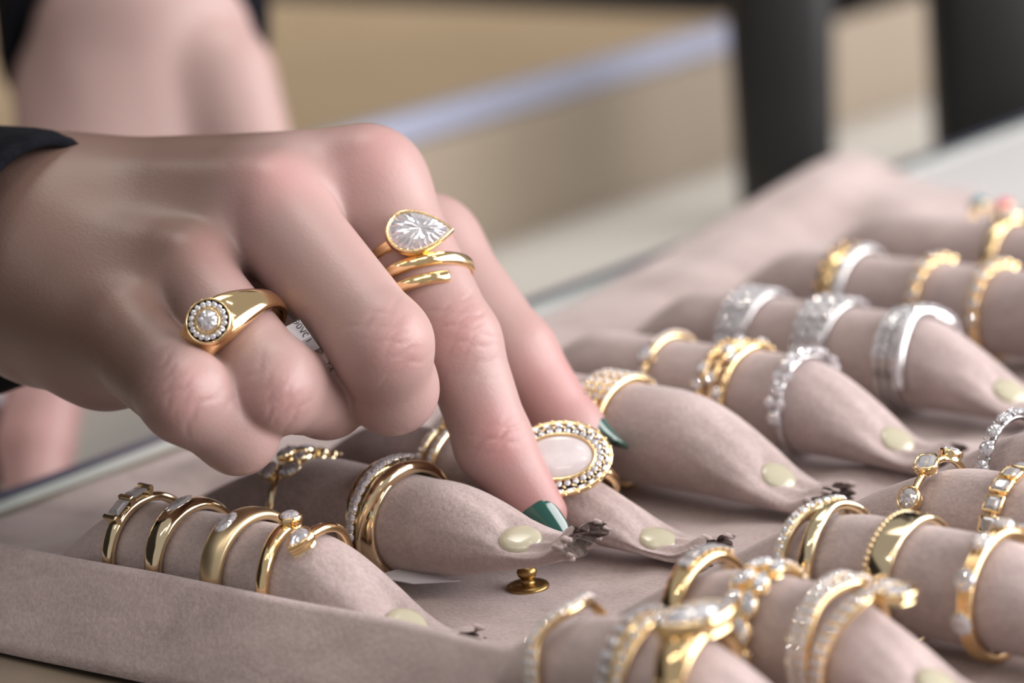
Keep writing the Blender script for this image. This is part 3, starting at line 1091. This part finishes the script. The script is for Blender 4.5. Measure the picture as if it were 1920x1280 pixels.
# --- right column, fifth roll
r = Ring('prong_eternity_ring', 'white ring of large round and oval diamonds in a single line', on('b5', 87), Ri=9.6)
r.band(1.2, 1.0, mat=WHITE)
for i in range(10):
    th = 112 - 20 * i
    r.stone('oval' if i % 2 else 'round', th, 0, r.Ri + 1.7, 1.55, 1.65)
r.beads([(102 - 20 * i, sg * 1.1, r.Ri + 1.6, .3) for i in range(10) for sg in (-1, 1)], WHITE)
r = Ring('cluster_eternity_ring', 'white ring of large diamonds cut off by the right picture edge', on('b5', 97), Ri=9.6)
r.band(1.4, 1.0, mat=WHITE)
for i in range(8):
    th = 100 - 24 * i
    r.stone('round', th, 0, r.Ri + 1.8, 2.0)
r.beads([(88 - 24 * i, sg * 1.5, r.Ri + 1.6, .3) for i in range(8) for sg in (-1, 1)], WHITE)


# ------------------------------------------------------------------ hands: smooth distance fields turned into one continuous surface
def rcone(P, a, b_, r1, r2):
    a, b_ = np.asarray(a, np.float32), np.asarray(b_, np.float32)
    ba = b_ - a
    l2 = float(ba @ ba)
    rr = r1 - r2
    a2 = l2 - rr * rr
    il2 = 1.0 / l2
    pa = P - a
    y = pa @ ba
    z = y - l2
    q = pa * l2 - ba * y[:, None]
    x2 = np.einsum('ij,ij->i', q, q)
    y2 = y * y * l2
    z2 = z * z * l2
    k_ = np.sign(rr) * rr * rr * x2
    d = (np.sqrt(x2 * a2 * il2) + y * rr) * il2 - r1
    c1 = np.sign(z) * a2 * z2 > k_
    c2_ = np.sign(y) * a2 * y2 < k_
    d = np.where(c2_, np.sqrt(x2 + y2) * il2 - r1, d)
    d = np.where(c1, np.sqrt(x2 + z2) * il2 - r2, d)
    return d


def smin(a, b_, k_):
    h = np.maximum(k_ - np.abs(a - b_), 0) / k_
    return np.minimum(a, b_) - h * h * k_ * 0.25


def chain(P, pts, k_=2.5):
    d = None
    for i in range(len(pts) - 1):
        e = rcone(P, pts[i][0], pts[i + 1][0], pts[i][1], pts[i + 1][1])
        d = e if d is None else smin(d, e, k_)
    return d


def polygonise(field, lo, hi, h, iters=3):
    lo, hi = np.array(lo, np.float32), np.array(hi, np.float32)
    n = np.ceil((hi - lo) / h).astype(int) + 1
    ax = [lo[i] + h * np.arange(n[i], dtype=np.float32) for i in range(3)]
    F = np.empty(tuple(n), np.float32)
    for i in range(n[0]):          # slab by slab keeps memory small
        Y, Z = np.meshgrid(ax[1], ax[2], indexing='ij')
        P = np.stack([np.full(Y.size, ax[0][i], np.float32), Y.ravel(), Z.ravel()], 1)
        F[i] = field(P).reshape(n[1], n[2])
    ins = F < 0
    c = ins[:-1, :-1, :-1].astype(np.int8)
    tot = np.zeros(c.shape, np.int8)
    for dx in (0, 1):
        for dy in (0, 1):
            for dz in (0, 1):
                tot += ins[dx:n[0] - 1 + dx, dy:n[1] - 1 + dy, dz:n[2] - 1 + dz]
    act = (tot > 0) & (tot < 8)
    idx = -np.ones(act.shape, np.int64)
    cells = np.argwhere(act)
    idx[act] = np.arange(len(cells))
    V = lo + (cells + 0.5) * h
    quads = []
    for axis in range(3):
        A = ins
        sl0 = [slice(None)] * 3
        sl1 = [slice(None)] * 3
        sl0[axis] = slice(0, -1)
        sl1[axis] = slice(1, None)
        ch = A[tuple(sl0)] != A[tuple(sl1)]
        e = np.argwhere(ch)
        o1, o2 = [(1, 2), (2, 0), (0, 1)][axis]
        ok = (e[:, o1] > 0) & (e[:, o2] > 0) & (e[:, o1] < n[o1] - 1) & (e[:, o2] < n[o2] - 1)
        e = e[ok]
        q = []
        for (d1, d2) in ((-1, -1), (0, -1), (0, 0), (-1, 0)):
            g = e.copy()
            g[:, o1] += d1
            g[:, o2] += d2
            q.append(idx[g[:, 0], g[:, 1], g[:, 2]])
        q = np.stack(q, 1)
        inside0 = A[e[:, 0], e[:, 1], e[:, 2]]
        q[~inside0] = q[~inside0][:, ::-1]
        quads.append(q)
    Q = np.concatenate(quads)
    V = relax(V, Q, field, iters)
    return V, Q


def grad(field, V, e=0.15):
    g = np.zeros_like(V)
    for i in range(3):
        d = np.zeros(3, np.float32)
        d[i] = e
        g[:, i] = (field((V + d).astype(np.float32)) - field((V - d).astype(np.float32))) / (2 * e)
    return g


def project(field, V, n=2):
    for _ in range(n):
        g = grad(field, V)
        d = field(V.astype(np.float32))
        V = V - g * (d / np.maximum(np.einsum('ij,ij->i', g, g), 0.05))[:, None] * 0.9
    return V


def relax(V, Q, field, iters):
    V = project(field, V.astype(np.float32), 2)
    for _ in range(iters):
        acc = np.zeros_like(V)
        cnt = np.zeros(len(V), np.float32)
        for i in range(4):
            a, b_ = Q[:, i], Q[:, (i + 1) % 4]
            for x_, y_ in ((a, b_), (b_, a)):
                for k_ in range(3):
                    acc[:, k_] += np.bincount(x_, V[y_, k_], len(V))
                cnt += np.bincount(x_, minlength=len(V))
        V = 0.4 * V + 0.6 * acc / np.maximum(cnt, 1)[:, None]
        V = project(field, V, 1)
    return V.astype(np.float32)


def subdivide(V, Q):
    E_ = np.concatenate([np.stack([Q[:, i], Q[:, (i + 1) % 4]], 1) for i in range(4)])
    Es = np.sort(E_, axis=1)
    key = Es[:, 0].astype(np.int64) * len(V) + Es[:, 1]
    u, inv = np.unique(key, return_inverse=True)
    ea, eb = u // len(V), u % len(V)
    mid = (V[ea] + V[eb]) / 2
    cen = V[Q].mean(1)
    n, me_ = len(V), len(u)
    nq = len(Q)
    m_ = [n + inv[i * nq:(i + 1) * nq] for i in range(4)]
    c = n + me_ + np.arange(nq)
    out = []
    for i in range(4):
        out.append(np.stack([Q[:, i], m_[i], c, m_[(i - 1) % 4]], 1))
    return np.concatenate([V, mid, cen]), np.concatenate(out)


def skin_object(name, V, Q, tint, parent):
    me = bpy.data.meshes.new(name)
    nv, nf = len(V), len(Q)
    me.vertices.add(nv)
    me.vertices.foreach_set('co', (V * S).astype(np.float32).ravel())
    me.loops.add(nf * 4)
    me.loops.foreach_set('vertex_index', Q.astype(np.int32).ravel())
    me.polygons.add(nf)
    me.polygons.foreach_set('loop_start', np.arange(0, nf * 4, 4, dtype=np.int32))
    me.polygons.foreach_set('use_smooth', np.ones(nf, dtype=bool))
    me.update(calc_edges=True)
    me.validate()
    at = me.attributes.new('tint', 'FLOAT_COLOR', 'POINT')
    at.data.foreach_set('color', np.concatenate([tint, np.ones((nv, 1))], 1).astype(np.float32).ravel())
    me.materials.append(SKIN)
    return link(bpy.data.objects.new(name, me), parent)


# ---- right hand: joints (mm), each with its radius
IDX = [((-20.28, 20.08, 67.95), 10.9), ((5.31, 14.28, 41.64), 7.8), ((12.38, 13.89, 22.63), 7.1), ((21.01, 15.67, 9.71), 4.9)]
MID = [((-26.52, 0.14, 66.82), 10.4), ((10.26, -10.95, 48.16), 8.9), ((5.02, -4.17, 37.44), 8.1), ((-19.54, 7.40, 34.32), 6.5)]
RNG = [((-30.17, -20.18, 58.07), 9.3), ((0.04, -28.65, 43.84), 8.3), ((-6.67, -9.62, 36.06), 7.6), ((-27.41, 1.37, 33.40), 6.5)]
PKY = [((-32.55, -34.62, 50.86), 9.0), ((-7.81, -42.39, 44.65), 7.9), ((-4.65, -34.24, 36.10), 7.0), ((-24.25, -17.92, 33.77), 5.5)]
THB = [((-58.94, 37.85, 51.43), 14.0), ((-29.19, 44.34, 49.13), 10.5), ((-4.73, 40.36, 30.78), 8.6), ((7.35, 41.74, 15.83), 6.9), ((9.76, 42.65, 12.28), 5.5)]
FORE = [((-70.58, -21.15, 59.80), 19.5), ((-199.90, 4.24, 32.01), 26.0)]
META = [
    [((-80.01, -12.27, 65.59), 13.0), ((-20.28, 20.08, 67.95), 10.9)],
    [((-72.66, -19.97, 64.46), 13.5), ((-26.52, 0.14, 66.82), 10.2)],
    [((-64.13, -27.92, 59.64), 13.5), ((-30.17, -20.18, 58.07), 9.3)],
    [((-57.31, -31.80, 54.96), 13.0), ((-32.55, -34.62, 50.86), 9.0)],
]
HYPO = [((-59.38, -26.75, 50.89), 13.0), ((-44.23, -28.70, 46.21), 10.2), ((-33.49, -29.98, 46.72), 8.4)]
PALM = [((-64.41, -5.76, 52.23), 14.0), ((-43.04, 22.13, 53.05), 12.0)]
PALM3 = [((-43.75, 5.83, 48.17), 11.0), ((-26.49, 8.99, 36.83), 10.0)]
PALM2 = [((-54.95, -14.40, 50.94), 12.0), ((-38.03, -3.68, 49.99), 10.0)]


def hand_field(P):
    palm = None
    for c in META:
        e = chain(P, c)
        palm = e if palm is None else smin(palm, e, 9.0)
    for c, k_ in ((PALM, 8.0), (PALM2, 6.0), (PALM3, 4.0), (HYPO, 7.0), (FORE, 12.0)):
        palm = smin(palm, chain(P, c, 5.0), k_)
    palm = smin(palm, chain(P, THB[:2], 4.0), 10.0)
    d = palm
    fs = [smin(palm, chain(P, IDX), 5.5), smin(palm, chain(P, MID), 3.5), smin(palm, chain(P, RNG), 3.0), smin(palm, chain(P, PKY), 3.5), smin(palm, chain(P, THB[1:]), 5.0)]
    d = fs[0]
    for e in fs[1:]:
        d = smin(d, e, 1.2)
    return d


pts = np.array([p for c in (IDX, MID, RNG, PKY, THB) for p, _ in c])
lo = pts.min(0) - 14
hi = pts.max(0) + 14
wr = np.array((-95.68, -18.76, 55.71))
lo = np.minimum(lo, wr - 26)
hi = np.maximum(hi, wr + 26)
HV, HQ = polygonise(hand_field, lo, hi, 1.0, 3)
HV, HQ = subdivide(HV, HQ)
HV = project(hand_field, HV.astype(np.float32), 2)
HN = grad(hand_field, HV)
HN /= np.maximum(np.linalg.norm(HN, axis=1), 1e-6)[:, None]
tint = np.zeros((len(HV), 3))


def unit(v):
    v = np.array(v, float)
    return v / np.linalg.norm(v)


VC = -np.array(CW)


def joint_detail(J, r, t, n, lines, red=0.6, rr=1.1, wob=0.0):
    """skin folds across a joint (t along the finger, n the back of it) and the flush of the knuckle"""
    global HV
    t = unit(t)
    n = unit(np.array(n) - t * np.dot(n, t))
    l = np.cross(t, n)
    d = HV - np.array(J)
    a, b_, c = d @ t, d @ l, d @ n
    near = np.linalg.norm(d, axis=1) < r * 2.4
    msk = np.clip(c / r * 1.6 - 0.25, 0, 1) * near
    disp = np.zeros(len(HV))
    for (s0, w, dep, bow, ext) in lines:
        wv = 0.35 * np.sin(b_ * 1.3 + s0 * 2) + wob * np.sin(b_ * 0.7 + 1)
        e = np.exp(-((a - s0 - bow * (b_ / r) ** 2 * r * 0.35 + wv) / w) ** 2) * np.exp(-(np.abs(b_) / (r * ext)) ** 4)
        disp -= dep * e
    HV = (HV + HN * (disp * msk)[:, None]).astype(np.float32)
    g = np.exp(-((a / (r * rr)) ** 2 + (b_ / (r * 1.0)) ** 2)) * np.clip(c / r, 0, 1) * near
    tint[:, 0] = np.maximum(tint[:, 0], red * g)


def bump(J, n, h, w, off=0.0):
    global HV
    c = np.array(J) + unit(n) * off
    e = np.exp(-(np.linalg.norm(HV - c, axis=1) / w) ** 2)
    HV = (HV + HN * (h * e)[:, None]).astype(np.float32)


A_ = lambda c, i: np.array(c[i][0])
# index: nearly straight, back of the finger towards the camera
ti = unit(A_(IDX, 2) - A_(IDX, 0))
ni = VC + 0.25 * np.array(CR)
joint_detail(A_(IDX, 1), 8.2, ti, ni, [(-5.0, .4, .17, -.6, .7), (-3.3, .38, .13, -.5, .6), (-1.2, .38, .20, -.3, .7), (0.6, .35, .15, .2, .5), (2.4, .38, .20, .6, .75), (4.2, .38, .15, .8, .8), (7.0, .4, .10, .5, .9), (8.6, .4, .09, .4, .9), (10.2, .4, .09, .4, .9)], 0.55)
joint_detail(A_(IDX, 2), 7.3, A_(IDX, 3) - A_(IDX, 1), ni, [(-1.0, .4, .30, -.2, .9), (1.2, .4, .18, .3, .7), (-3.0, .4, .12, -.3, .8)], 0.75, 1.3)
tint[:, 0] = np.maximum(tint[:, 0], 0.8 * np.exp(-(np.linalg.norm(HV - A_(IDX, 3), axis=1) / 13) ** 2))
for (c, r_) in ((MID, 9.1), (RNG, 9.0), (PKY, 8.3)):
    d0, d1 = unit(A_(c, 1) - A_(c, 0)), unit(A_(c, 2) - A_(c, 1))
    n_ = unit(d0 - d1)
    t_ = unit(d0 + d1)
    l_ = np.cross(t_, n_)
    bump(A_(c, 1) + l_ * 2.6, n_, 0.7, 3.6, r_ * .9)
    bump(A_(c, 1) - l_ * 2.6, n_, 0.6, 3.4, r_ * .9)
    joint_detail(A_(c, 1), r_, t_, n_, [(-5.6, .5, .14, -.6, .8), (-3.2, .4, .12, -.5, .5), (-1.3, .35, .17, -.2, .45), (.4, .32, .2, .15, .5), (2.2, .35, .16, .5, .4), (4.6, .5, .16, .7, .7)], 0.45, 1.2, 0.3)
# finger knuckles (MCP) and the tendons of the back of the hand
back = unit(np.cross(A_(IDX, 0) - A_(PKY, 0), A_(MID, 0) - np.array(META[1][0][0])))
if back @ np.array([0, 0, 1.0]) < 0:
    back = -back
for (c, h_) in ((IDX, .5), (MID, 1.0), (RNG, 1.1), (PKY, .9)):
    nk = unit(back + 0.5 * unit(A_(c, 0) - A_(c, 1)) * -1)
    bump(A_(c, 0), nk, h_, 7.0, 10.0)
    g = np.exp(-(np.linalg.norm(HV - (A_(c, 0) + nk * 9), axis=1) / 9.5) ** 2)
    tint[:, 0] = np.maximum(tint[:, 0], 0.6 * g)
for ch in META[:3]:
    a, b_ = np.array(ch[0][0]), np.array(ch[1][0])
    t_ = np.clip(((HV - a) @ (b_ - a)) / ((b_ - a) @ (b_ - a)), 0.1, 0.92)
    q = a + t_[:, None] * (b_ - a) + back * 10.5
    e = np.exp(-(np.linalg.norm(HV - q, axis=1) / 4.2) ** 2)
    HV = (HV + HN * (0.4 * e)[:, None]).astype(np.float32)
# darker tan-brown over the back of the hand, flushed finger pads and thumb
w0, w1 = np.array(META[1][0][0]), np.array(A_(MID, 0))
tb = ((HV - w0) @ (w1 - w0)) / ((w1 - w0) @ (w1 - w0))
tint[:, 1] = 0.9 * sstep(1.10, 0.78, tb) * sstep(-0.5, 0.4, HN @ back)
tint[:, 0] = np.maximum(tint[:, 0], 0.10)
gt = np.exp(-(np.linalg.norm(HV - (A_(THB, 2) * .45 + A_(THB, 3) * .55), axis=1) / 13) ** 2)
tint[:, 0] = np.maximum(tint[:, 0], 0.9 * gt)

person = thing('person', 'person reaching from the left with ringed fingers and green nails, black sleeves', 'person', (-199.90, 4.24, 32.01))


def own(o_):
    """child of the person without moving it"""
    o_.parent = person
    o_.matrix_parent_inverse = Matrix.Translation(-person.location)
    return o_


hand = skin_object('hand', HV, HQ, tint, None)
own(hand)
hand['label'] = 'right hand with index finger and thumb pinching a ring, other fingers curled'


def nail(c, t, n, L, Wd, r, parent, lift=0.25, curl=0.35):
    """curved polished nail plate: c = centre on the finger axis, t to the tip, n to the back of the finger"""
    t = unit(t)
    n = unit(np.array(n) - t * np.dot(n, t))
    l = np.cross(t, n)
    top, bot = [], []
    NU, NV_ = 15, 17
    for i in range(NU):
        u = i / (NU - 1) * 2 - 1
        for j in range(NV_):
            v_ = j / (NV_ - 1) * 2 - 1
            wv = Wd * (1 - abs(u) ** 4 * .30) if u < 0 else Wd * (1 - 0.42 * abs(u) ** 3)
            a = v_ * wv / r
            rad = r + lift - curl * max(0, u) ** 2 - 0.4 * abs(v_) ** 6
            uu = u * L * (1 - 0.22 * v_ * v_)
            top.append(tuple(np.array(c) + t * uu + (n * math.cos(a) + l * math.sin(a)) * rad))
            bot.append(tuple(np.array(c) + t * uu + (n * math.cos(a) + l * math.sin(a)) * (rad - 0.7)))
    v, f = top + bot, []
    K = NU * NV_
    for i in range(NU - 1):
        for j in range(NV_ - 1):
            a = i * NV_ + j
            f.append((a, a + 1, a + NV_ + 1, a + NV_))
            f.append((K + a, K + a + NV_, K + a + NV_ + 1, K + a + 1))
    for i in range(NU - 1):
        for j in (0, NV_ - 1):
            a = i * NV_ + j
            f.append((a, a + NV_, K + a + NV_, K + a))
    for j in range(NV_ - 1):
        for i in (0, NU - 1):
            a = i * NV_ + j
            f.append((a, a + 1, K + a + 1, K + a))
    o_ = part('fingernail', v, f, NAIL, parent)
    o_['label'] = 'dark green polished fingernail'
    return o_


dI = unit(A_(IDX, 3) - A_(IDX, 2))
nail(A_(IDX, 3) + dI * 2.6, dI, VC - 0.25 * np.array(CR) + 0.1 * np.array(CU), 5.2, 4.6, 5.0, hand)
dT = unit(A_(THB, 3) - A_(THB, 2))
nail(A_(THB, 3) + dT * -0.5, dT, 1.0 * np.array(CR) + 0.35 * np.array(CU) - 0.0 * VC, 9.4, 5.6, 6.8, hand, 0.6, -0.4)


# sleeve of the right arm: a loose cuff around the wrist
def sleeve(name, rings, thick, label):
    v, f = loft(rings, cap=False)
    o_ = part(name, v, f, CLOTHB)
    md_ = o_.modifiers.new('thickness', 'SOLIDIFY')
    md_.thickness = thick * S
    md_.offset = 1
    own(o_)
    o_['label'] = label
    return o_


def sleeve_ring(c, axis, ru, rs, up, n=40, ph=0.):
    axis = unit(axis)
    u = unit(np.array(up) - axis * np.dot(up, axis))
    s_ = np.cross(axis, u)
    return [tuple(np.array(c) + u * ru * math.cos(2 * math.pi * q / n) * (1 + .03 * math.sin(3 * 2 * math.pi * q / n + ph)) + s_ * rs * math.sin(2 * math.pi * q / n)) for q in range(n)]


fd = unit(np.array(FORE[0][0]) - np.array(FORE[1][0]))
UPV = np.array(CU)
c0 = np.array((-59.47, -24.37, 61.74))
rs_ = []
rim_ax = unit(0.85 * np.array(CR) + 0.55 * VC - 0.08 * np.array(CU))
for (back_, ru, rs2, bl_) in ((0, 21.6, 27, 0), (3, 22.6, 28, .1), (10, 24, 29, .3), (28, 27, 30, .7), (60, 30, 30, 1), (110, 34, 34, 1)):
    ax_ = unit(rim_ax * (1 - bl_) + fd * bl_)
    rs_.append(sleeve_ring(c0 - unit(rim_ax * .5 + fd) * back_, ax_, ru, rs2, UPV, ph=back_ * .2))
sleeve('sleeve', rs_, 1.5, 'black cuff around the right wrist')

# ---- left hand, behind, out of focus: hangs down into the well of the counter
LF = [
    [((-235.31, 160.12, 12.07), 12.0), ((-218.34, 142.02, -3.53), 10.0), ((-213.62, 131.32, -6.42), 8.5), ((-211.61, 128.61, 0.42), 6.5)],
    [((-239.17, 149.34, 11.11), 12.0), ((-226.87, 133.69, -5.36), 10.0), ((-220.95, 124.04, -8.35), 8.5), ((-218.89, 121.37, -1.50), 6.5)],
    [((-244.62, 140.29, 11.18), 12.0), ((-242.63, 118.71, -15.40), 10.0), ((-234.32, 102.27, -35.70), 8.8), ((-227.40, 93.54, -46.49), 7.0)],
    [((-251.19, 134.13, 10.50), 11.5), ((-246.33, 116.02, -13.59), 9.5), ((-238.92, 100.84, -35.91), 8.2), ((-232.85, 93.87, -47.40), 6.5)],
]
LP = [[((-246.68, 188.28, 61.35), 14.0), ((-227.91, 177.54, 22.73), 14.0)], [((-253.75, 179.29, 65.71), 17.0), ((-235.31, 160.12, 12.07), 13.0)], [((-260.65, 173.35, 66.48), 17.0), ((-239.17, 149.34, 11.11), 13.0)],
      [((-270.68, 167.62, 64.03), 16.0), ((-244.62, 140.29, 11.18), 12.5)], [((-279.88, 161.06, 49.31), 13.0), ((-251.19, 134.13, 10.50), 12.0)], [((-263.25, 181.62, 65.01), 24.0), ((-360.20, 269.78, 127.87), 30.0)]]
LT = [((-232.48, 182.79, 49.09), 14.0), ((-216.14, 174.72, 24.14), 12.0), ((-206.32, 156.32, 6.26), 9.5), ((-205.51, 140.26, -1.83), 7.5)]


def left_field(P):
    palm = None
    for c in LP:
        e = chain(P, c)
        palm = e if palm is None else smin(palm, e, 9.0)
    d = smin(palm, chain(P, LT), 8.0)
    for c in LF:
        d = smin(d, smin(palm, chain(P, c), 6.0), 0.8)
    return d


pts = np.array([p for c in LF + LP[:5] + [LT] for p, _ in c])
top = np.array((-298.57, 214.12, 89.27))
lo = np.minimum(pts.min(0) - 20, top - 32)
hi = np.maximum(pts.max(0) + 20, top + 32)
LV, LQ = polygonise(left_field, lo, hi, 2.0, 2)
lt = np.zeros((len(LV), 3))
tips = np.array([c[2][0] for c in LF[2:]])
for tp in tips:
    lt[:, 0] = np.maximum(lt[:, 0], 0.5 * np.exp(-(np.linalg.norm(LV - tp, axis=1) / 26) ** 2))
lh = skin_object('hand', LV, LQ, lt, None)
own(lh)
lh['label'] = 'blurred left hand hanging down behind the right hand'
ld = unit(np.array(LP[5][0][0]) - np.array(LP[5][1][0]))
c0 = np.array((-260.17, 173.31, 53.41))
rs_ = []
for (back_, ru, rs2, tl) in ((0, 36, 36, .95), (5, 37.5, 38, .9), (20, 40, 40, .55), (60, 43, 42, .1), (130, 46, 45, 0)):
    rs_.append(sleeve_ring(c0 - ld * back_, unit(ld + VC * tl), ru, rs2, np.array(CR), ph=1 + back_ * .1))
sleeve('sleeve', rs_, 1.6, 'loose black cuff around the left wrist')

def cloth_fold(name, pts, mat, label):
    rg_ = [sleeve_ring(c, (0, 0, 1), a, b_, np.array(CR), 24, i) for i, (c, a, b_) in enumerate(pts)]
    v, f = loft(rg_)
    o_ = part(name, v, f, mat)
    own(o_)
    o_['label'] = label


cloth_fold('shirt_hem', [((-286.15, 124.33, -18.56), 5, 9), ((-283.22, 123.75, -27.61), 6.5, 11), ((-282.32, 120.91, -37.89), 6.5, 11), ((-283.34, 115.90, -49.41), 5, 9)], SHIRT, 'pale shirt hem at the left picture edge')
cloth_fold('coat_hem', [((-263.26, 105.63, -31.25), 6, 9), ((-259.53, 105.84, -40.12), 6.5, 9), ((-259.20, 103.62, -47.20), 6, 9), ((-261.40, 99.47, -53.30), 5, 8)], CLOTHB, 'black coat hem at the left picture edge')

# ---- rings worn on the right hand
m0, m1 = A_(IDX, 0), A_(IDX, 1)
ax = unit(0.20 * np.array(CR) - 0.95 * np.array(CU) - 0.38 * np.array(CW))


def hand_basis(axis, zdir):
    z = unit(np.array(zdir) - axis * np.dot(zdir, axis))
    y = np.cross(z, axis)
    return Matrix((Vector(axis), Vector(y), Vector(z))).transposed()


pc = m0 + (m1 - m0) * 0.58
b_ = hand_basis(ax, VC + 0.10 * np.array(CR))
r = Ring('coil_ring', 'gold coil ring with a large pear diamond on the index finger', pc, Ri=8.8, basis=b_, group='rings worn on the hand')
r.off = 0.0
r.e.location = Vector(pc) * S
r.band(2.5, 1.9, lambda th: 1.2 + 2.0 * th / 180, th0=-200, th1=155, mat=GOLD, name='coil')
r.band(2.3, 1.9, lambda th: 5.0 + 1.8 * th / 180, th0=-28, th1=190, mat=GOLD, name='coil')
r.band(lambda th: 2.4, 1.9, lambda th: -4.2 + 2.0 * th / 180 * 2, th0=0, th1=150, mat=GOLD, name='coil')
r.bezel('pear', -4, -3.9, r.Ri + 2.9, 3.9, 5.9, rot=-6, wall=.55, h=2.8, up=.5, flare=1.6, mat=GOLD)
r.stone('pear', -4, -3.9, r.Ri + 3.1, 3.9, 5.9, rot=-6, sz=3.4, mat=DIAH)

m0, m1 = A_(RNG, 0), A_(RNG, 1)
ax = unit(0.62 * np.array(CR) - 0.72 * np.array(CU) + 0.30 * VC)
pc = m0 + (m1 - m0) * 0.56 + VC * 0.8
b_ = hand_basis(ax, VC - 0.02 * np.array(CR))
r = Ring('signet_ring', 'gold signet ring with a round diamond in a diamond halo on the ring finger', pc, Ri=9.9, basis=b_, group='rings worn on the hand')
r.off = 0.0
r.e.location = Vector(pc) * S
r.band(lambda th: 3.8 + 5.0 * g2(th, 0, 46), lambda th: 1.4 + 2.9 * g2(th, 0, 34), mat=GOLD)
zz = r.Ri + 4.6
r.bezel('round', 0, 0, zz, 3.8, wall=.45, h=2.8, up=.3, flare=.2, name='halo_plate')
cab = [[tuple(r.p(0, zz + z, 0) + Vector((q * math.cos(a), q * math.sin(a), 0))) for a in [2 * math.pi * w_ / 40 for w_ in range(40)]] for q, z in ((3.75, .0), (2.3, .1), (.5, -.2))]
v, f = loft(cab)
part('halo_floor', v, f, GOLD, r.e)
cab = [[tuple(r.p(0, zz + z, 0) + Vector((q * math.cos(a), q * math.sin(a), 0))) for a in [2 * math.pi * w_ / 40 for w_ in range(40)]] for q, z in ((1.95, .0), (2.0, .6), (2.15, .75), (2.35, .5), (2.4, 0))]
v, f = loft(cab, cap=False)
part('inner_bezel', v, f, GOLD, r.e)
r.stone('round', 0, 0, zz + .55, 2.0, mat=DIAH)
for q in range(18):
    a = 2 * math.pi * q / 18
    o = r.stone('round', 0, 0, zz, .5)
    c = r.p(0, zz + .3, 0) + Vector((3.05 * math.cos(a), 3.05 * math.sin(a), 0))
    o.matrix_local = Matrix.Translation(c * S) @ Matrix.Rotation(a, 4, 'Z') @ Matrix.Diagonal((.56, .56, .5, 1))


# ------------------------------------------------------------------ paper price tags
def price_tag(label, pts, text, parent_note):
    """folded paper strip through the given rows of (left, right) edge points"""
    v, f = [], []
    for (a, b_) in pts:
        v += [a, b_]
    for i in range(len(pts) - 1):
        f.append((2 * i, 2 * i + 1, 2 * i + 3, 2 * i + 2))
    base_ = np.array(v).mean(0)
    e = thing('price_tag', label, 'price tag', tuple(base_), 'paper price tags')
    v = [tuple(np.array(p) - base_) for p in v]
    o_ = part('paper_strip', v, f, PAPER, e, False)
    md_ = o_.modifiers.new('thickness', 'SOLIDIFY')
    md_.thickness = 0.2 * S
    if text:
        cu = bpy.data.curves.new('print', 'FONT')
        cu.body = text
        cu.size = 1.75 * S
        cu.align_x, cu.align_y = 'CENTER', 'CENTER'
        tmp = bpy.data.objects.new('print_tmp', cu)
        COL.objects.link(tmp)
        dg = bpy.context.evaluated_depsgraph_get()
        me = bpy.data.meshes.new_from_object(tmp.evaluated_get(dg))
        bpy.data.objects.remove(tmp)
        me.materials.append(INK)
        t = bpy.data.objects.new('print', me)
        link(t, o_)
        t['label'] = 'printed number'
        P = [np.array(p) for p in v]
        X = unit(P[4] - P[0]) if len(P) > 4 else unit(P[2] - P[0])
        Yd = unit(P[0] - P[1])
        Zd = unit(np.cross(X, Yd))
        if Zd @ VC < 0:
            Zd = -Zd
        Yd = np.cross(Zd, X)
        c = (P[0] + P[1] + P[2] + P[3]) / 4 + Zd * 0.32 + parent_note
        M = Matrix.Identity(4)
        for i in range(3):
            M[i][0], M[i][1], M[i][2], M[i][3] = X[i], Yd[i], Zd[i], c[i] * S
        t.matrix_local = M
    return e


A0, A1 = (-2.00, -18.75, 53.39), (-3.75, -20.67, 52.40)
B0, B1 = (0.60, -18.79, 50.60), (-1.01, -20.56, 49.69)
C0, C1 = (1.27, -17.64, 48.20), (-0.35, -19.39, 47.38)
price_tag('small white paper price tag with printed number held between ring and middle fingers', [(A0, A1), (B0, B1), (C0, C1)], '90V08',
          0.55 * unit(np.array(A0) - np.array(A1)) + 0.2 * unit(np.array(B0) - np.array(A0)))
price_tag('thin white paper tag lying under the open suede roll', [((3.07, -11.93, 3.20), (11.26, -9.98, 2.60)), ((5.29, -5.58, 3.40), (18.76, -5.11, 2.80))], None, 0)
